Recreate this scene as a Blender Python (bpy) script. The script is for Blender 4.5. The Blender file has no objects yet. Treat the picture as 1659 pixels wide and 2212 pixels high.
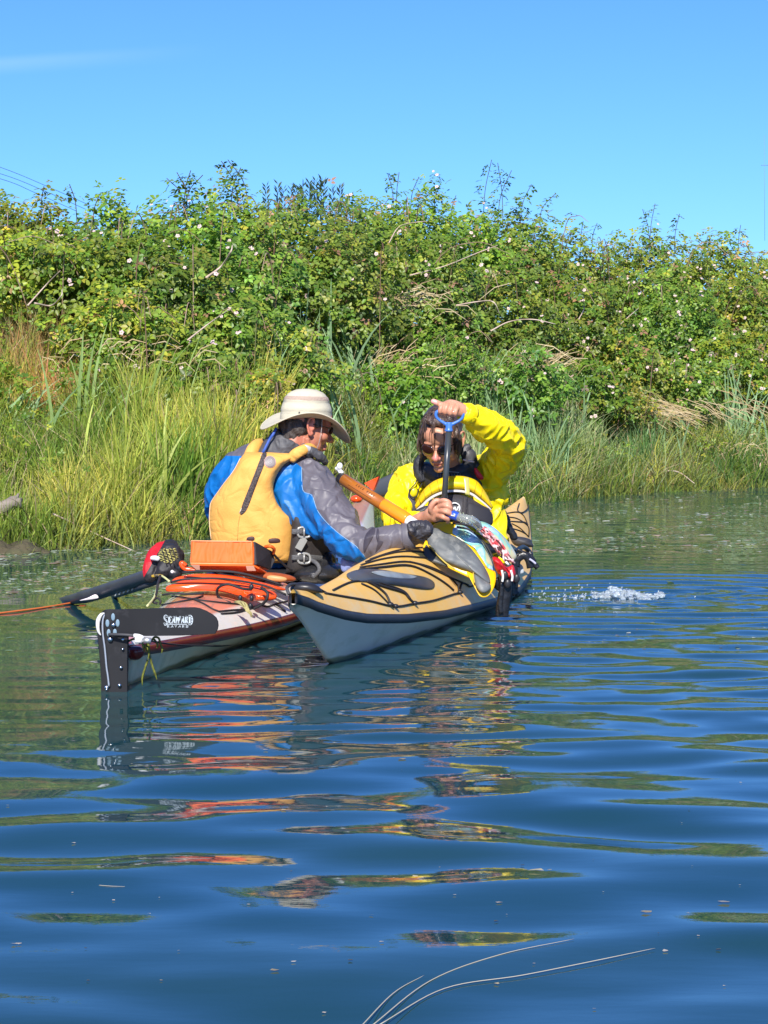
import bpy, bmesh, math, random
import numpy as np
from mathutils import Vector, Matrix, noise
from mathutils.bvhtree import BVHTree

random.seed(7); rng = np.random.default_rng(7)
R = math.radians
scene = bpy.context.scene
COL = scene.collection

# ------------------------------------------------------------------ camera
CAM_H, FPX = 1.0, 4301.0
PITCH = math.atan(271 / FPX)
cam = bpy.data.cameras.new('camera'); cam_o = bpy.data.objects.new('camera', cam); COL.objects.link(cam_o)
cam.sensor_fit = 'VERTICAL'; cam.sensor_height = 36; cam.lens = 70
cam.clip_start = 0.05; cam.clip_end = 3000
cam_o.location = (0, 0, CAM_H); cam_o.rotation_euler = (math.pi / 2 - PITCH, 0, 0)
scene.camera = cam_o

# ------------------------------------------------------------------ sky and sun
SUN_TO = Vector((-0.07, -0.80, 0.62)).normalized()
SUN_EL = math.asin(SUN_TO.z); SUN_AZ = math.atan2(SUN_TO.x, SUN_TO.y)
world = bpy.data.worlds.new('World'); scene.world = world; world.use_nodes = True
wn = world.node_tree; wn.nodes.clear()
sky = wn.nodes.new('ShaderNodeTexSky'); sky.sky_type = 'NISHITA'; sky.sun_disc = False
sky.sun_elevation = SUN_EL; sky.sun_rotation = SUN_AZ
sky.air_density = 1.0; sky.dust_density = 0.0; sky.ozone_density = 4.0; sky.altitude = 0
tint = wn.nodes.new('ShaderNodeMix'); tint.data_type = 'RGBA'; tint.blend_type = 'MULTIPLY'; tint.inputs[0].default_value = 1
tint.inputs[7].default_value = (0.315, 0.555, 0.98, 1)
bg = wn.nodes.new('ShaderNodeBackground'); bg.inputs[1].default_value = 0.108
wo = wn.nodes.new('ShaderNodeOutputWorld')
# one thin high contrail low in the sky on the left
def vdir(px, py):
    r_ = Vector(((px - 829.5) / FPX, 1, 0)); v_ = -(py - 1106) / FPX; return Vector((r_.x, math.cos(PITCH) + v_ * math.sin(PITCH), -math.sin(PITCH) + v_ * math.cos(PITCH))).normalized()
sa, sb = vdir(-60, 138), vdir(470, 103); sn = sa.cross(sb).normalized(); sl = (sb - sa).normalized()
wtc = wn.nodes.new('ShaderNodeTexCoord')
def wdot(v, lo, hi):
    d_ = wn.nodes.new('ShaderNodeVectorMath'); d_.operation = 'DOT_PRODUCT'; d_.inputs[1].default_value = v; wn.links.new(wtc.outputs['Generated'], d_.inputs[0])
    m_ = wn.nodes.new('ShaderNodeMapRange'); m_.interpolation_type = 'SMOOTHSTEP'; m_.inputs[1].default_value = lo; m_.inputs[2].default_value = hi; wn.links.new(d_.outputs['Value'], m_.inputs[0]); return m_.outputs[0]
def wmul(a_, b_):
    m_ = wn.nodes.new('ShaderNodeMath'); m_.operation = 'MULTIPLY'; wn.links.new(a_, m_.inputs[0])
    if isinstance(b_, float): m_.inputs[1].default_value = b_
    else: wn.links.new(b_, m_.inputs[1])
    return m_.outputs[0]
c0 = sb.dot(sl); streak = wmul(wmul(wdot(sn, -.004, 0.0005), wdot(-sn, -.0075, .0)), wmul(wdot(-sl, -c0 - .01, -c0 + .12), .07))
cm = wn.nodes.new('ShaderNodeMix'); cm.data_type = 'RGBA'; cm.inputs[7].default_value = (8, 8.6, 9, 1)
wn.links.new(streak, cm.inputs[0])
wn.links.new(sky.outputs[0], tint.inputs[6]); wn.links.new(tint.outputs[2], cm.inputs[6]); wn.links.new(cm.outputs[2], bg.inputs[0]); wn.links.new(bg.outputs[0], wo.inputs[0])
sun = bpy.data.lights.new('sun', 'SUN'); sun.energy = 4.7; sun.angle = R(0.5); sun.color = (1, 0.95, 0.87)
sun_o = bpy.data.objects.new('sun', sun); COL.objects.link(sun_o)
sun_o.rotation_euler = SUN_TO.to_track_quat('Z', 'Y').to_euler()
scene.view_settings.view_transform = 'Standard'; scene.view_settings.look = 'None'
scene.view_settings.exposure = 0.75; scene.view_settings.gamma = 1.0; scene.view_settings.use_curve_mapping = False
scene.cycles.max_bounces = 8; scene.cycles.transparent_max_bounces = 6

# ------------------------------------------------------------------ helpers
CP, SP = math.cos(PITCH), math.sin(PITCH)
def ray(px, py):
    u = (px - 829.5) / FPX; v = -(py - 1106) / FPX
    return Vector((u, CP + v * SP, -SP + v * CP))
def at(px, py, d):
    """the place d metres out seen in that direction from where the photographer sits"""
    r = ray(px, py); return Vector((0, 0, CAM_H)) + r * (d / r.y)
def on_z(px, py, z=0.0):
    r = ray(px, py); return Vector((0, 0, CAM_H)) + r * ((z - CAM_H) / r.z)

def tag(o, label=None, cat=None, group=None, kind=None):
    if label: o['label'] = label
    if cat: o['category'] = cat
    if group: o['group'] = group
    if kind: o['kind'] = kind
    return o
OFF = {}
def thing(name, loc, label, cat, group=None):
    o = bpy.data.objects.new(name, None); COL.objects.link(o); o.location = loc; o.empty_display_size = 0.1
    OFF[o.name] = Vector(loc); return tag(o, label, cat, group)
def mesh(name, vf, mats, parent=None, smooth=True, origin=None, fm=None, attrs=None):
    """vf = (verts, faces) in world space; one object, parented to thing or part"""
    v = np.asarray(vf[0], dtype=np.float64).reshape(-1, 3); f = vf[1]
    if parent is not None: off = OFF[parent.name]
    elif origin is not None: off = Vector(origin)
    else:
        lo, hi = v.min(0), v.max(0); off = Vector(((lo[0] + hi[0]) / 2, (lo[1] + hi[1]) / 2, lo[2]))
    me = bpy.data.meshes.new(name)
    me.from_pydata((v - np.array(off)).tolist(), [], f if isinstance(f, list) else f.tolist())
    for m in (mats if isinstance(mats, (list, tuple)) else [mats]): me.materials.append(m)
    if smooth: me.polygons.foreach_set('use_smooth', [True] * len(me.polygons))
    if fm is not None: me.polygons.foreach_set('material_index', list(fm))
    for k, a in (attrs or {}).items():
        a = np.asarray(a, dtype=np.float32)
        if a.ndim == 1:
            at_ = me.attributes.new(k, 'FLOAT', 'POINT'); at_.data.foreach_set('value', a)
        else:
            at_ = me.attributes.new(k, 'FLOAT_COLOR', 'POINT')
            if a.shape[1] == 3: a = np.hstack([a, np.ones((len(a), 1), np.float32)])
            at_.data.foreach_set('color', a.ravel())
    me.validate(); me.update()
    o = bpy.data.objects.new(name, me); COL.objects.link(o)
    if parent is not None: o.parent = parent
    else: o.location = off
    OFF[o.name] = off.copy()
    return o
def join(*vfs):
    V, F = [], []
    n = 0
    for v, f in vfs:
        V += [tuple(p) for p in v]; F += [tuple(i + n for i in q) for q in f]; n += len(v)
    return V, F
def catmull(pts, k=6, closed=False):
    P = [Vector(p) for p in pts]; n = len(P); out = []
    if n < 3: return P
    for i in range(n if closed else n - 1):
        a = P[(i - 1) % n] if (closed or i) else P[0] * 2 - P[1]; b = P[i]; c = P[(i + 1) % n]
        d = P[(i + 2) % n] if (closed or i + 2 < n) else P[-1] * 2 - P[-2]
        for j in range(k):
            t = j / k; out.append(0.5 * ((2 * b) + (c - a) * t + (2 * a - 5 * b + 4 * c - d) * t * t + (3 * b - a - 3 * c + d) * t ** 3))
    if not closed: out.append(P[-1])
    return out
def lerp_list(vals, k, closed=False):
    out = []; n = len(vals)
    for i in range(n if closed else n - 1):
        for j in range(k): out.append(vals[i] + (vals[(i + 1) % n] - vals[i]) * j / k)
    if not closed: out.append(vals[-1])
    return out
def tube(pts, rad, n=8, k=6, closed=False, flat=None, up=None, round_ends=False):
    """tube along smoothed points; rad a number or one per point; flat = (normal, factor) squashes it"""
    rr = list(rad) if isinstance(rad, (list, tuple)) else [rad] * len(pts)
    if k > 1 and len(pts) > 2: P = catmull(pts, k, closed); rr = lerp_list(rr, k, closed)
    else: P = [Vector(p) for p in pts]
    if round_ends and not closed:
        def cap(p, q, r):
            d = (p - q).normalized(); return [(p + d * r * math.sin(a), r * math.cos(a)) for a in (R(25), R(50), R(72), R(86))]
        e1 = cap(P[-1], P[-2], rr[-1]); e0 = cap(P[0], P[1], rr[0])
        P = [c[0] for c in reversed(e0)] + P + [c[0] for c in e1]; rr = [c[1] for c in reversed(e0)] + rr + [c[1] for c in e1]
    V, F = [], []; m = len(P); prev = None
    for i, p in enumerate(P):
        t = (P[(i + 1) % m] - P[i - 1]) if closed else (P[min(i + 1, m - 1)] - P[max(i - 1, 0)])
        if t.length < 1e-9: t = Vector((0, 0, 1))
        t.normalize()
        if prev is None:
            a = Vector(up) if up else (Vector((0, 0, 1)) if abs(t.z) < .9 else Vector((1, 0, 0)))
        else: a = prev
        a = a - t * a.dot(t)
        if a.length < 1e-6: a = t.orthogonal()
        a.normalize(); b = t.cross(a); prev = a
        for j in range(n):
            q = 2 * math.pi * j / n; w = a * math.cos(q) * rr[i] + b * math.sin(q) * rr[i]
            if flat: w = w - Vector(flat[0]) * w.dot(Vector(flat[0])) * (1 - flat[1])
            V.append(p + w)
    for i in range(m if closed else m - 1):
        for j in range(n):
            a = i * n + j; b = i * n + (j + 1) % n; c = ((i + 1) % m) * n + (j + 1) % n; d = ((i + 1) % m) * n + j
            F.append((a, b, c, d))
    if not closed: F.append(tuple(range(n))[::-1]); F.append(tuple((m - 1) * n + j for j in range(n)))
    return V, F
def ellipsoid(c, r, rot=None, nu=20, nv=12):
    c = Vector(c); rot = rot or Matrix.Identity(3); V, F = [], []
    V.append(c + rot @ Vector((0, 0, r[2])))
    for i in range(1, nv):
        th = math.pi * i / nv
        for j in range(nu):
            ph = 2 * math.pi * j / nu
            V.append(c + rot @ Vector((r[0] * math.sin(th) * math.cos(ph), r[1] * math.sin(th) * math.sin(ph), r[2] * math.cos(th))))
    V.append(c + rot @ Vector((0, 0, -r[2])))
    for j in range(nu): F.append((0, 1 + j, 1 + (j + 1) % nu))
    for i in range(nv - 2):
        for j in range(nu):
            a = 1 + i * nu + j; b = 1 + i * nu + (j + 1) % nu; F.append((a, a + nu, b + nu, b))
    e = len(V) - 1; s = 1 + (nv - 2) * nu
    for j in range(nu): F.append((s + j, e, s + (j + 1) % nu))
    return V, F
def sculpt(prims, voxel, smooth=6, fac=0.5):
    """fuse closed shapes into one continuous skin"""
    V, F = join(*prims)
    me = bpy.data.meshes.new('tmp'); me.from_pydata([tuple(v) for v in V], [], F); me.update()
    o = bpy.data.objects.new('tmp', me); COL.objects.link(o)
    m = o.modifiers.new('r', 'REMESH'); m.mode = 'VOXEL'; m.voxel_size = voxel; m.adaptivity = 0
    if smooth:
        s = o.modifiers.new('s', 'SMOOTH'); s.factor = fac; s.iterations = smooth
    dg = bpy.context.evaluated_depsgraph_get(); e = o.evaluated_get(dg).to_mesh()
    n = len(e.vertices); co = np.empty(n * 3); e.vertices.foreach_get('co', co)
    F2 = [tuple(p.vertices) for p in e.polygons]; no = np.empty(n * 3); e.vertex_normals.foreach_get('vector', no)
    o.evaluated_get(dg).to_mesh_clear(); bpy.data.objects.remove(o); bpy.data.meshes.remove(me)
    return co.reshape(-1, 3), F2, no.reshape(-1, 3)
def wrinkle(co, no, amp, size, stretch=(1, 1, 1), seed=0, ridged=True):
    out = co.copy(); sx = Vector(stretch)
    for i in range(len(co)):
        p = Vector((co[i][0] * stretch[0], co[i][1] * stretch[1], co[i][2] * stretch[2])) / size + Vector((seed, seed * 2.1, 0))
        w = noise.noise(p * .5) * .35
        q = p + Vector((w, w, w)) * 2
        v = noise.noise(q)
        if ridged: v = .75 - min(1.6, (abs(v) * 4.5) ** .7) * .9
        v2 = noise.noise(q * 2.3 + Vector((5, 5, 5)))
        out[i] += no[i] * amp * (v + v2 * .35)
    return out
def poly_plate(pts, thick_vec, bevel=0.0):
    """flat outline given front-side thickness"""
    n = len(pts); t = Vector(thick_vec); A = [Vector(p) for p in pts]
    c = sum(A, Vector()) / n
    rings = [(A, 0)]
    if bevel:
        In = [p + (c - p).normalized() * bevel for p in A]; bt = t.normalized() * bevel
        L = [In, [p + bt for p in A], [p + t - bt for p in A], [p + t for p in In]]
    else: L = [A, [p + t for p in A]]
    V = [v for r in L for v in r]; F = []
    for i in range(len(L) - 1):
        for j in range(n): F.append((i * n + j, i * n + (j + 1) % n, (i + 1) * n + (j + 1) % n, (i + 1) * n + j))
    F.append(tuple(range(n))[::-1]); F.append(tuple((len(L) - 1) * n + j for j in range(n)))
    return V, F
def pillow(rows, depth, thick, nu=18, back=0.35, pw=2.5, k=5, seam=0.0, amp=0.0, seed=0):
    """stuffed panel: rows = (y, x_left, x_right) in photo directions, depth(px,py) = how far out it lies,
    bulging toward the viewer by thick and backward by thick*back"""
    rs = [Vector(r) for r in rows]; rs = catmull(rs, k) if k > 1 else rs
    m = len(rs); V = []; F = []
    for side in (0, 1):
        for i, r in enumerate(rs):
            w = abs(2 * i / (m - 1) - 1)
            for j in range(nu + 1):
                u = j / nu; x = r.y + (r.z - r.y) * (0.5 - 0.5 * math.cos(math.pi * u)); y = r.x
                uu = abs(2 * ((x - r.y) / max(r.z - r.y, 1e-6)) - 1)
                h = max(0, (1 - uu ** pw)) ** .5 * max(0, (1 - w ** (pw * 1.6))) ** .5
                d = depth(x, y)
                h2 = h * (1 + amp * noise.noise(Vector((x / 22 + seed, y / 30, 0)))) if amp else h
                V.append(at(x, y, d - thick * h2 if side == 0 else d + thick * back * h + 0.0015))
    n = nu + 1
    for i in range(m - 1):
        for j in range(nu):
            a = i * n + j; F.append((a, a + 1, a + n + 1, a + n)); b = a + m * n; F.append((b, b + n, b + n + 1, b + 1))
    for i in range(m - 1):
        a = i * n; b = a + m * n; F.append((a, a + n, b + n, b)); a += nu; b += nu; F.append((a, b, b + n, a + n))
    for j in range(nu):
        b = j + m * n; F.append((j, b, b + 1, j + 1)); a = (m - 1) * n + j; b = a + m * n; F.append((a, a + 1, b + 1, b))
    return V, F

# ------------------------------------------------------------------ materials
def pmat(name, col, rough=.6, col2=None, vscale=8, bump=0.0, bscale=60, metal=0, spec=.5, trans=0, ior=1.45, coat=0,
         stretch=None, detail=3, bdist=.01, mask=None, weave=False, dirt=None, sss=0, crease=None):
    m = bpy.data.materials.new(name); m.use_nodes = True; nt = m.node_tree; N = nt.nodes; L = nt.links
    p = N['Principled BSDF']; p.inputs['Roughness'].default_value = rough; p.inputs['Metallic'].default_value = metal
    p.inputs['Specular IOR Level'].default_value = spec; p.inputs['IOR'].default_value = ior
    p.inputs['Transmission Weight'].default_value = trans; p.inputs['Coat Weight'].default_value = coat
    if sss: p.inputs['Subsurface Weight'].default_value = sss; p.inputs['Subsurface Radius'].default_value = (.012, .005, .003); p.inputs['Subsurface Scale'].default_value = 1
    tc = N.new('ShaderNodeTexCoord'); src = tc.outputs['Object']
    if stretch:
        mp = N.new('ShaderNodeMapping'); mp.inputs['Scale'].default_value = stretch; L.new(src, mp.inputs[0]); src = mp.outputs[0]
    c4 = lambda c: (c[0], c[1], c[2], 1)
    def mixc(f, a, b):
        mx = N.new('ShaderNodeMix'); mx.data_type = 'RGBA'; L.new(f, mx.inputs[0])
        for i, s in ((6, a), (7, b)):
            if isinstance(s, tuple): mx.inputs[i].default_value = c4(s)
            else: L.new(s, mx.inputs[i])
        return mx.outputs[2]
    def ramp(s, lo, hi):
        r = N.new('ShaderNodeMapRange'); r.inputs[1].default_value = lo; r.inputs[2].default_value = hi; L.new(s, r.inputs[0]); return r.outputs[0]
    cur = tuple(col)
    if col2 is not None:
        nz = N.new('ShaderNodeTexNoise'); nz.inputs['Scale'].default_value = vscale; nz.inputs['Detail'].default_value = detail; L.new(src, nz.inputs['Vector'])
        cur = mixc(ramp(nz.outputs[0], .35, .65), tuple(col), tuple(col2))
    if mask:                         # list of (attribute, colour): a second cloth sewn in where attribute > 0
        for an, mc in mask:
            a = N.new('ShaderNodeAttribute'); a.attribute_name = an
            cur = mixc(ramp(a.outputs['Fac'], -.0012, .0012), cur, tuple(mc))
    if dirt:                         # (colour, amount)
        nz = N.new('ShaderNodeTexNoise'); nz.inputs['Scale'].default_value = vscale * 2.7; nz.inputs['Detail'].default_value = 8; nz.inputs['Roughness'].default_value = .7; L.new(src, nz.inputs['Vector'])
        r = ramp(nz.outputs[0], .62 - .2 * dirt[1], .78); cur = mixc(r, cur, tuple(dirt[0]))
    if isinstance(cur, tuple): p.inputs['Base Color'].default_value = c4(cur)
    else: L.new(cur, p.inputs['Base Color'])
    if crease:                       # sharp folds in cloth: (strength, scale)
        c1 = N.new('ShaderNodeTexNoise'); c1.inputs['Scale'].default_value = crease[1]; c1.inputs['Detail'].default_value = 1.5; c1.inputs['Distortion'].default_value = 1.2; L.new(src, c1.inputs['Vector'])
        s1 = N.new('ShaderNodeMath'); s1.operation = 'SUBTRACT'; s1.inputs[1].default_value = .5; L.new(c1.outputs[0], s1.inputs[0])
        s2 = N.new('ShaderNodeMath'); s2.operation = 'ABSOLUTE'; L.new(s1.outputs[0], s2.inputs[0])
        s3 = N.new('ShaderNodeMapRange'); s3.inputs[1].default_value = 0; s3.inputs[2].default_value = .09; L.new(s2.outputs[0], s3.inputs[0])
        cb_ = N.new('ShaderNodeBump'); cb_.inputs['Strength'].default_value = crease[0]; cb_.inputs['Distance'].default_value = .012; L.new(s3.outputs[0], cb_.inputs['Height'])
        L.new(cb_.outputs[0], p.inputs['Normal'])
    if bump:
        nz = N.new('ShaderNodeTexNoise'); nz.inputs['Scale'].default_value = bscale; nz.inputs['Detail'].default_value = 5; L.new(src, nz.inputs['Vector'])
        h = nz.outputs[0]
        if weave:
            wv = N.new('ShaderNodeTexVoronoi'); wv.inputs['Scale'].default_value = bscale * 6; L.new(src, wv.inputs['Vector'])
            ad = N.new('ShaderNodeMath'); ad.operation = 'MULTIPLY_ADD'; ad.inputs[1].default_value = .25; L.new(wv.outputs[0], ad.inputs[0]); L.new(h, ad.inputs[2]); h = ad.outputs[0]
        b = N.new('ShaderNodeBump'); b.inputs['Strength'].default_value = bump; b.inputs['Distance'].default_value = bdist
        L.new(h, b.inputs['Height']); L.new(b.outputs[0], p.inputs['Normal'])
        if crease: L.new(cb_.outputs[0], b.inputs['Normal'])
    return m
def leafmat(name, transl=.35, rough=.45, spec=.35):
    """plant tissue: colour per leaf from the mesh, some light passes through"""
    m = bpy.data.materials.new(name); m.use_nodes = True; nt = m.node_tree; N = nt.nodes; L = nt.links
    p = N['Principled BSDF']; p.inputs['Roughness'].default_value = rough; p.inputs['Specular IOR Level'].default_value = spec
    a = N.new('ShaderNodeAttribute'); a.attribute_name = 'col'
    oi = N.new('ShaderNodeObjectInfo'); hs = N.new('ShaderNodeHueSaturation'); 
    mr = N.new('ShaderNodeMapRange'); mr.inputs[3].default_value = .85; mr.inputs[4].default_value = 1.15; L.new(oi.outputs['Random'], mr.inputs[0])
    L.new(mr.outputs[0], hs.inputs['Value']); L.new(a.outputs['Color'], hs.inputs['Color']); L.new(hs.outputs[0], p.inputs['Base Color'])
    t = N.new('ShaderNodeBsdfTranslucent'); mx = N.new('ShaderNodeMixShader'); mx.inputs[0].default_value = transl
    g = N.new('ShaderNodeMix'); g.data_type = 'RGBA'; g.blend_type = 'MULTIPLY'; g.inputs[0].default_value = 1; g.inputs[7].default_value = (1.5, 1.45, .6, 1)
    L.new(hs.outputs[0], g.inputs[6]); L.new(g.outputs[2], t.inputs[0])
    L.new(p.outputs[0], mx.inputs[1]); L.new(t.outputs[0], mx.inputs[2]); L.new(mx.outputs[0], N['Material Output'].inputs[0])
    return m
# ================================================================== the water
def shore_y(x):
    return np.interp(x, [-60, -8, -2.33, -1.94, -1.3, -.44, .26, 1.28, 2.5, 3.86, 12, 60],
                     [10.5, 10.9, 12.1, 12.3, 13.0, 14.6, 15.9, 17.2, 18.9, 20.0, 24, 34])
SPLASH = on_z(1340, 1292)
def water_z(X, Y):
    g = np.random.default_rng(21); Z = np.zeros_like(X); 
    W1 = .22 * np.sin(X * .9 + .5 * Y) + .18 * np.sin(X * 1.7 - .8 * Y + 2) ; W2 = .2 * np.sin(1.1 * X + .9 * Y + 1)
    far = 1 / (1 + np.exp((Y - 9.6) / .5)); near = 1 / (1 + np.exp((Y - 5.6) / .35))
    lull = 1 / (1 + np.exp((X + .75 + .1 * (Y - 6)) / .16)) * (1 / (1 + np.exp(-(Y - 5.55) / .25)))
    lull2 = 1 / (1 + np.exp(-(X - .15) / .25)) * 0
    A = (.30 + .70 * far) * (1 - .88 * lull)
    def band(n, lo, hi, slope, ang, spread):
        s = np.zeros_like(X)
        for i in range(n):
            lam = lo * (hi / lo) ** g.random(); th = ang + spread * g.standard_normal(); k = 2 * math.pi / lam
            ph = g.random() * 6.283
            s += slope * (lam / 6.283) * (2 / n) ** .5 * np.sin(k * ((X + W1 * .3) * math.sin(th) + (Y + W1 * .6 * lam + W2 * .25 * lam) * math.cos(th)) + ph)
        return s
    mid = 1 / (1 + np.exp((Y - 5.7) / .35)); Z += A * band(16, .30, .72, .058, .12, .42) * (.42 + .58 * mid)
    Z += A * band(16, .13, .28, .058, -.04, .50) * (.32 + .68 * (1 - near))
    mod = .5 + .5 * np.sin(.8 * X + 1.3 * Y + 1.0) * np.sin(1.9 * X - .6 * Y)
    Z += A * band(10, .08, .16, .018, .1, .5) * (1 - near) * (.4 + .6 * mod)
    Z += band(8, .10, .22, .012, .2, .5) * (1 - far) * .9
    # rings and chop thrown out by the pumped water
    dx, dy = X - SPLASH.x, Y - SPLASH.y; r = np.hypot(dx * .62, dy)
    chop = np.exp(-(dx * .62) ** 2 / .75 - dy ** 2 / .16)
    Z += chop * band(16, .06, .17, .11, .3, 1.0)
    Z += .0032 * np.exp(-((r - .9) / .9) ** 2) * np.sin(2 * math.pi * r / .21 + 1.0)
    edge = 1 / (1 + np.exp((np.abs(X) - 6.5) / .4))
    return Z * edge
def spaced(a, b, fn):
    out = [a]
    while out[-1] < b: out.append(out[-1] + fn(out[-1]))
    return np.array(out)
xp = spaced(0, 4.2, lambda v: .028 if v < 2.3 else .05); xp = np.concatenate([xp, spaced(4.3, 7.5, lambda v: .16), np.array([8.5, 12, 20, 40, 90, 250])])
xs = np.concatenate([-xp[:0:-1], xp])
ysr = np.concatenate([[-250, -80, -30, -10, -3, 0, 1, 1.5], spaced(1.8, 21, lambda v: .016 if v < 8 else (.013 if v < 10.2 else .03)), [23, 26, 32, 45]])
GX, GY = np.meshgrid(xs, ysr); GZ = water_z(GX, GY); nx, ny = len(xs), len(ysr)
Vw = np.stack([GX, GY, GZ], -1).reshape(-1, 3)
ii = (np.arange(ny - 1)[:, None] * nx + np.arange(nx - 1)[None, :]).ravel()
Fw = np.stack([ii, ii + 1, ii + nx + 1, ii + nx], -1)
def big_mesh(name, V, F, mats, attrs=None, smooth=True, origin=(0, 0, 0), parent=None, mi=None):
    me = bpy.data.meshes.new(name); k = F.shape[1]
    off = np.array(OFF[parent.name]) if parent is not None else np.array(origin, float)
    me.vertices.add(len(V)); me.vertices.foreach_set('co', (V - off).astype(np.float32).ravel())
    me.loops.add(F.size); me.loops.foreach_set('vertex_index', F.astype(np.int32).ravel())
    me.polygons.add(len(F)); me.polygons.foreach_set('loop_start', np.arange(0, F.size, k, dtype=np.int32))
    me.polygons.foreach_set('loop_total', np.full(len(F), k, np.int32))
    for m in (mats if isinstance(mats, (list, tuple)) else [mats]): me.materials.append(m)
    if mi is not None: me.polygons.foreach_set('material_index', mi.astype(np.int32))
    if smooth: me.polygons.foreach_set('use_smooth', np.ones(len(F), bool))
    for kk, a in (attrs or {}).items():
        at_ = me.attributes.new(kk, 'FLOAT_COLOR', 'POINT'); a = np.hstack([a, np.ones((len(a), 1))]).astype(np.float32); at_.data.foreach_set('color', a.ravel())
    me.update(); o = bpy.data.objects.new(name, me); COL.objects.link(o)
    if parent is not None: o.parent = parent
    else: o.location = origin
    OFF[o.name] = Vector(off); return o
wm = pmat('pond_water', (.008, .043, .062), .012, col2=(.011, .044, .046), vscale=.7, ior=1.47, spec=.5, bump=.10, bscale=9, stretch=(.55, 1.6, 1), bdist=.006)
tag(big_mesh('water', Vw, Fw, wm), 'dark rippled pond water reflecting the sky and bank', None, kind='structure')

# ================================================================== the bank
HT = ([-6, -2, -.6, 0, .3, 1, 2, 3.2, 4.5, 6, 12, 40, 250], [-.9, -.6, -.18, .0, .10, .30, .72, 1.22, 1.58, 1.66, 1.4, .9, .6])
def ground_z(x, y):
    t = (y - shore_y(x)) * .93; z = np.interp(t, *HT)
    n = .10 * np.sin(2.1 * x + 1.3 * y) + .07 * np.sin(3.7 * x - 2.2 * y + 1) + .05 * np.sin(6.1 * x + 5 * y)
    return z + n * np.clip(t / 1.5, 0, 1)
bx_ = np.concatenate([-np.geomspace(8, 250, 14)[::-1], np.arange(-7.8, 9, .12), np.geomspace(9.2, 250, 14)])
bt_ = np.concatenate([np.array([-6, -3, -1.5]), np.arange(-1, 7, .12), np.geomspace(7.3, 250, 20)])
BX, BT = np.meshgrid(bx_, bt_); BY = shore_y(BX) + BT; BZ = ground_z(BX, BY)
jit = np.random.default_rng(3).standard_normal(BZ.shape) * .02 * (np.abs(BX) < 9) * (BT < 7); BZ = BZ + jit
Vb = np.stack([BX, BY, BZ], -1).reshape(-1, 3); nx2 = len(bx_)
ii = (np.arange(len(bt_) - 1)[:, None] * nx2 + np.arange(nx2 - 1)[None, :]).ravel()
earth = pmat('bank_earth', (.055, .045, .025), .95, col2=(.10, .085, .045), vscale=2.5, bump=.8, bscale=14, bdist=.05, dirt=((.04, .06, .02), .6))
tag(big_mesh('bank', Vb, np.stack([ii, ii + 1, ii + nx2 + 1, ii + nx2], -1), earth), 'earth bank rising from the pond under grass and brambles', None, kind='structure')

# ------------------------------------------------------------------ leaves
def rot_frames(nrm, ax):
    """batch of 3x3 frames: x across, y along the leaf, z = normal"""
    nrm = nrm / np.linalg.norm(nrm, axis=1, keepdims=True); ax = ax - nrm * (ax * nrm).sum(1, keepdims=True)
    ax = ax / (np.linalg.norm(ax, axis=1, keepdims=True) + 1e-9); xx = np.cross(ax, nrm)
    return np.stack([xx, ax, nrm], 2)
def leaflet(L=1.0, W=.72, ang=0, off=(0, 0), fold=.16):
    """one folded, pointed, slightly curled leaflet: 8 vertices, 6 quads/tris as quads"""
    pr = [(-.0, 0), (W * .42, .30), (W * .36, .66), (0, 1.0), (-W * .36, .66), (-W * .42, .30), (0, .30), (0, .64)]
    V = []
    for x, y in pr:
        z = abs(x) * fold * 2 - .12 * y * y; V.append((x * L, y * L, z * L))
    c, s = math.cos(ang), math.sin(ang)
    V = [(c * x - s * y + off[0], s * x + c * y + off[1], z) for x, y, z in V]
    F = [(0, 1, 6, 6), (1, 2, 7, 6), (2, 3, 7, 7), (3, 4, 7, 7), (4, 5, 6, 7), (5, 0, 6, 6)]
    return V, F
def tri(F): 
    out = []
    for q in F:
        if q[2] == q[3]: out.append((q[0], q[1], q[2]))
        else: out += [(q[0], q[1], q[2]), (q[0], q[2], q[3])]
    return out
def trifoliate(five=False):
    V, F = [], []; spec = [(0, (0, .30), 1.0), (R(74), (-.12, .10), .85), (R(-74), (.12, .10), .85)]
    if five: spec += [(R(118), (-.02, 0), .6), (R(-118), (.02, 0), .6)]
    for a, o, s in spec:
        v, f = leaflet(s, ang=a, off=o); n = len(V); V += v; F += [tuple(i + n for i in t) for t in tri(f)]
    return np.array(V), np.array(F)
TRI = trifoliate(); 
LEAF1 = (lambda v, f: (np.array(v), np.array(tri(f))))(*leaflet(1, .5))
def scatter(base, P, FR, S, C):
    """bake copies of one leaf"""
    bv, bf = base; n = len(P); V = np.einsum('nij,kj->nki', FR, bv) * S[:, None, None] + P[:, None, :]
    F = bf[None] + (np.arange(n) * len(bv))[:, None, None]
    return V.reshape(-1, 3), F.reshape(-1, 3), np.repeat(C, len(bv), 0)
leaf_m = leafmat('bramble_leaf', .40, .42, .4); grass_m = leafmat('grass_blade', .40, .5, .3); dry_m = leafmat('dry_stem', .1, .8, .1)
GREENS = np.array([(.13, .19, .028), (.17, .235, .035), (.085, .145, .025), (.23, .28, .045), (.11, .165, .035), (.26, .27, .05), (.06, .11, .025)])
def greens(n, warm=0.0, g=rng):
    c = GREENS[g.choice(len(GREENS), n, p=[.24, .22, .18, .13, .13, .05, .05])] * g.uniform(.75, 1.3, (n, 1))
    c = c * (1 + g.normal(0, .06, (n, 3))) * np.array([1.02, 1.24, .85]); c[:, 0] *= 1 + warm; return np.clip(c, .01, .6)
petal_m = pmat('bramble_petal', (.50, .34, .34), .8, col2=(.56, .45, .42), vscale=30)
pist_m = pmat('flower_centre', (.35, .33, .12), .8)
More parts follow.
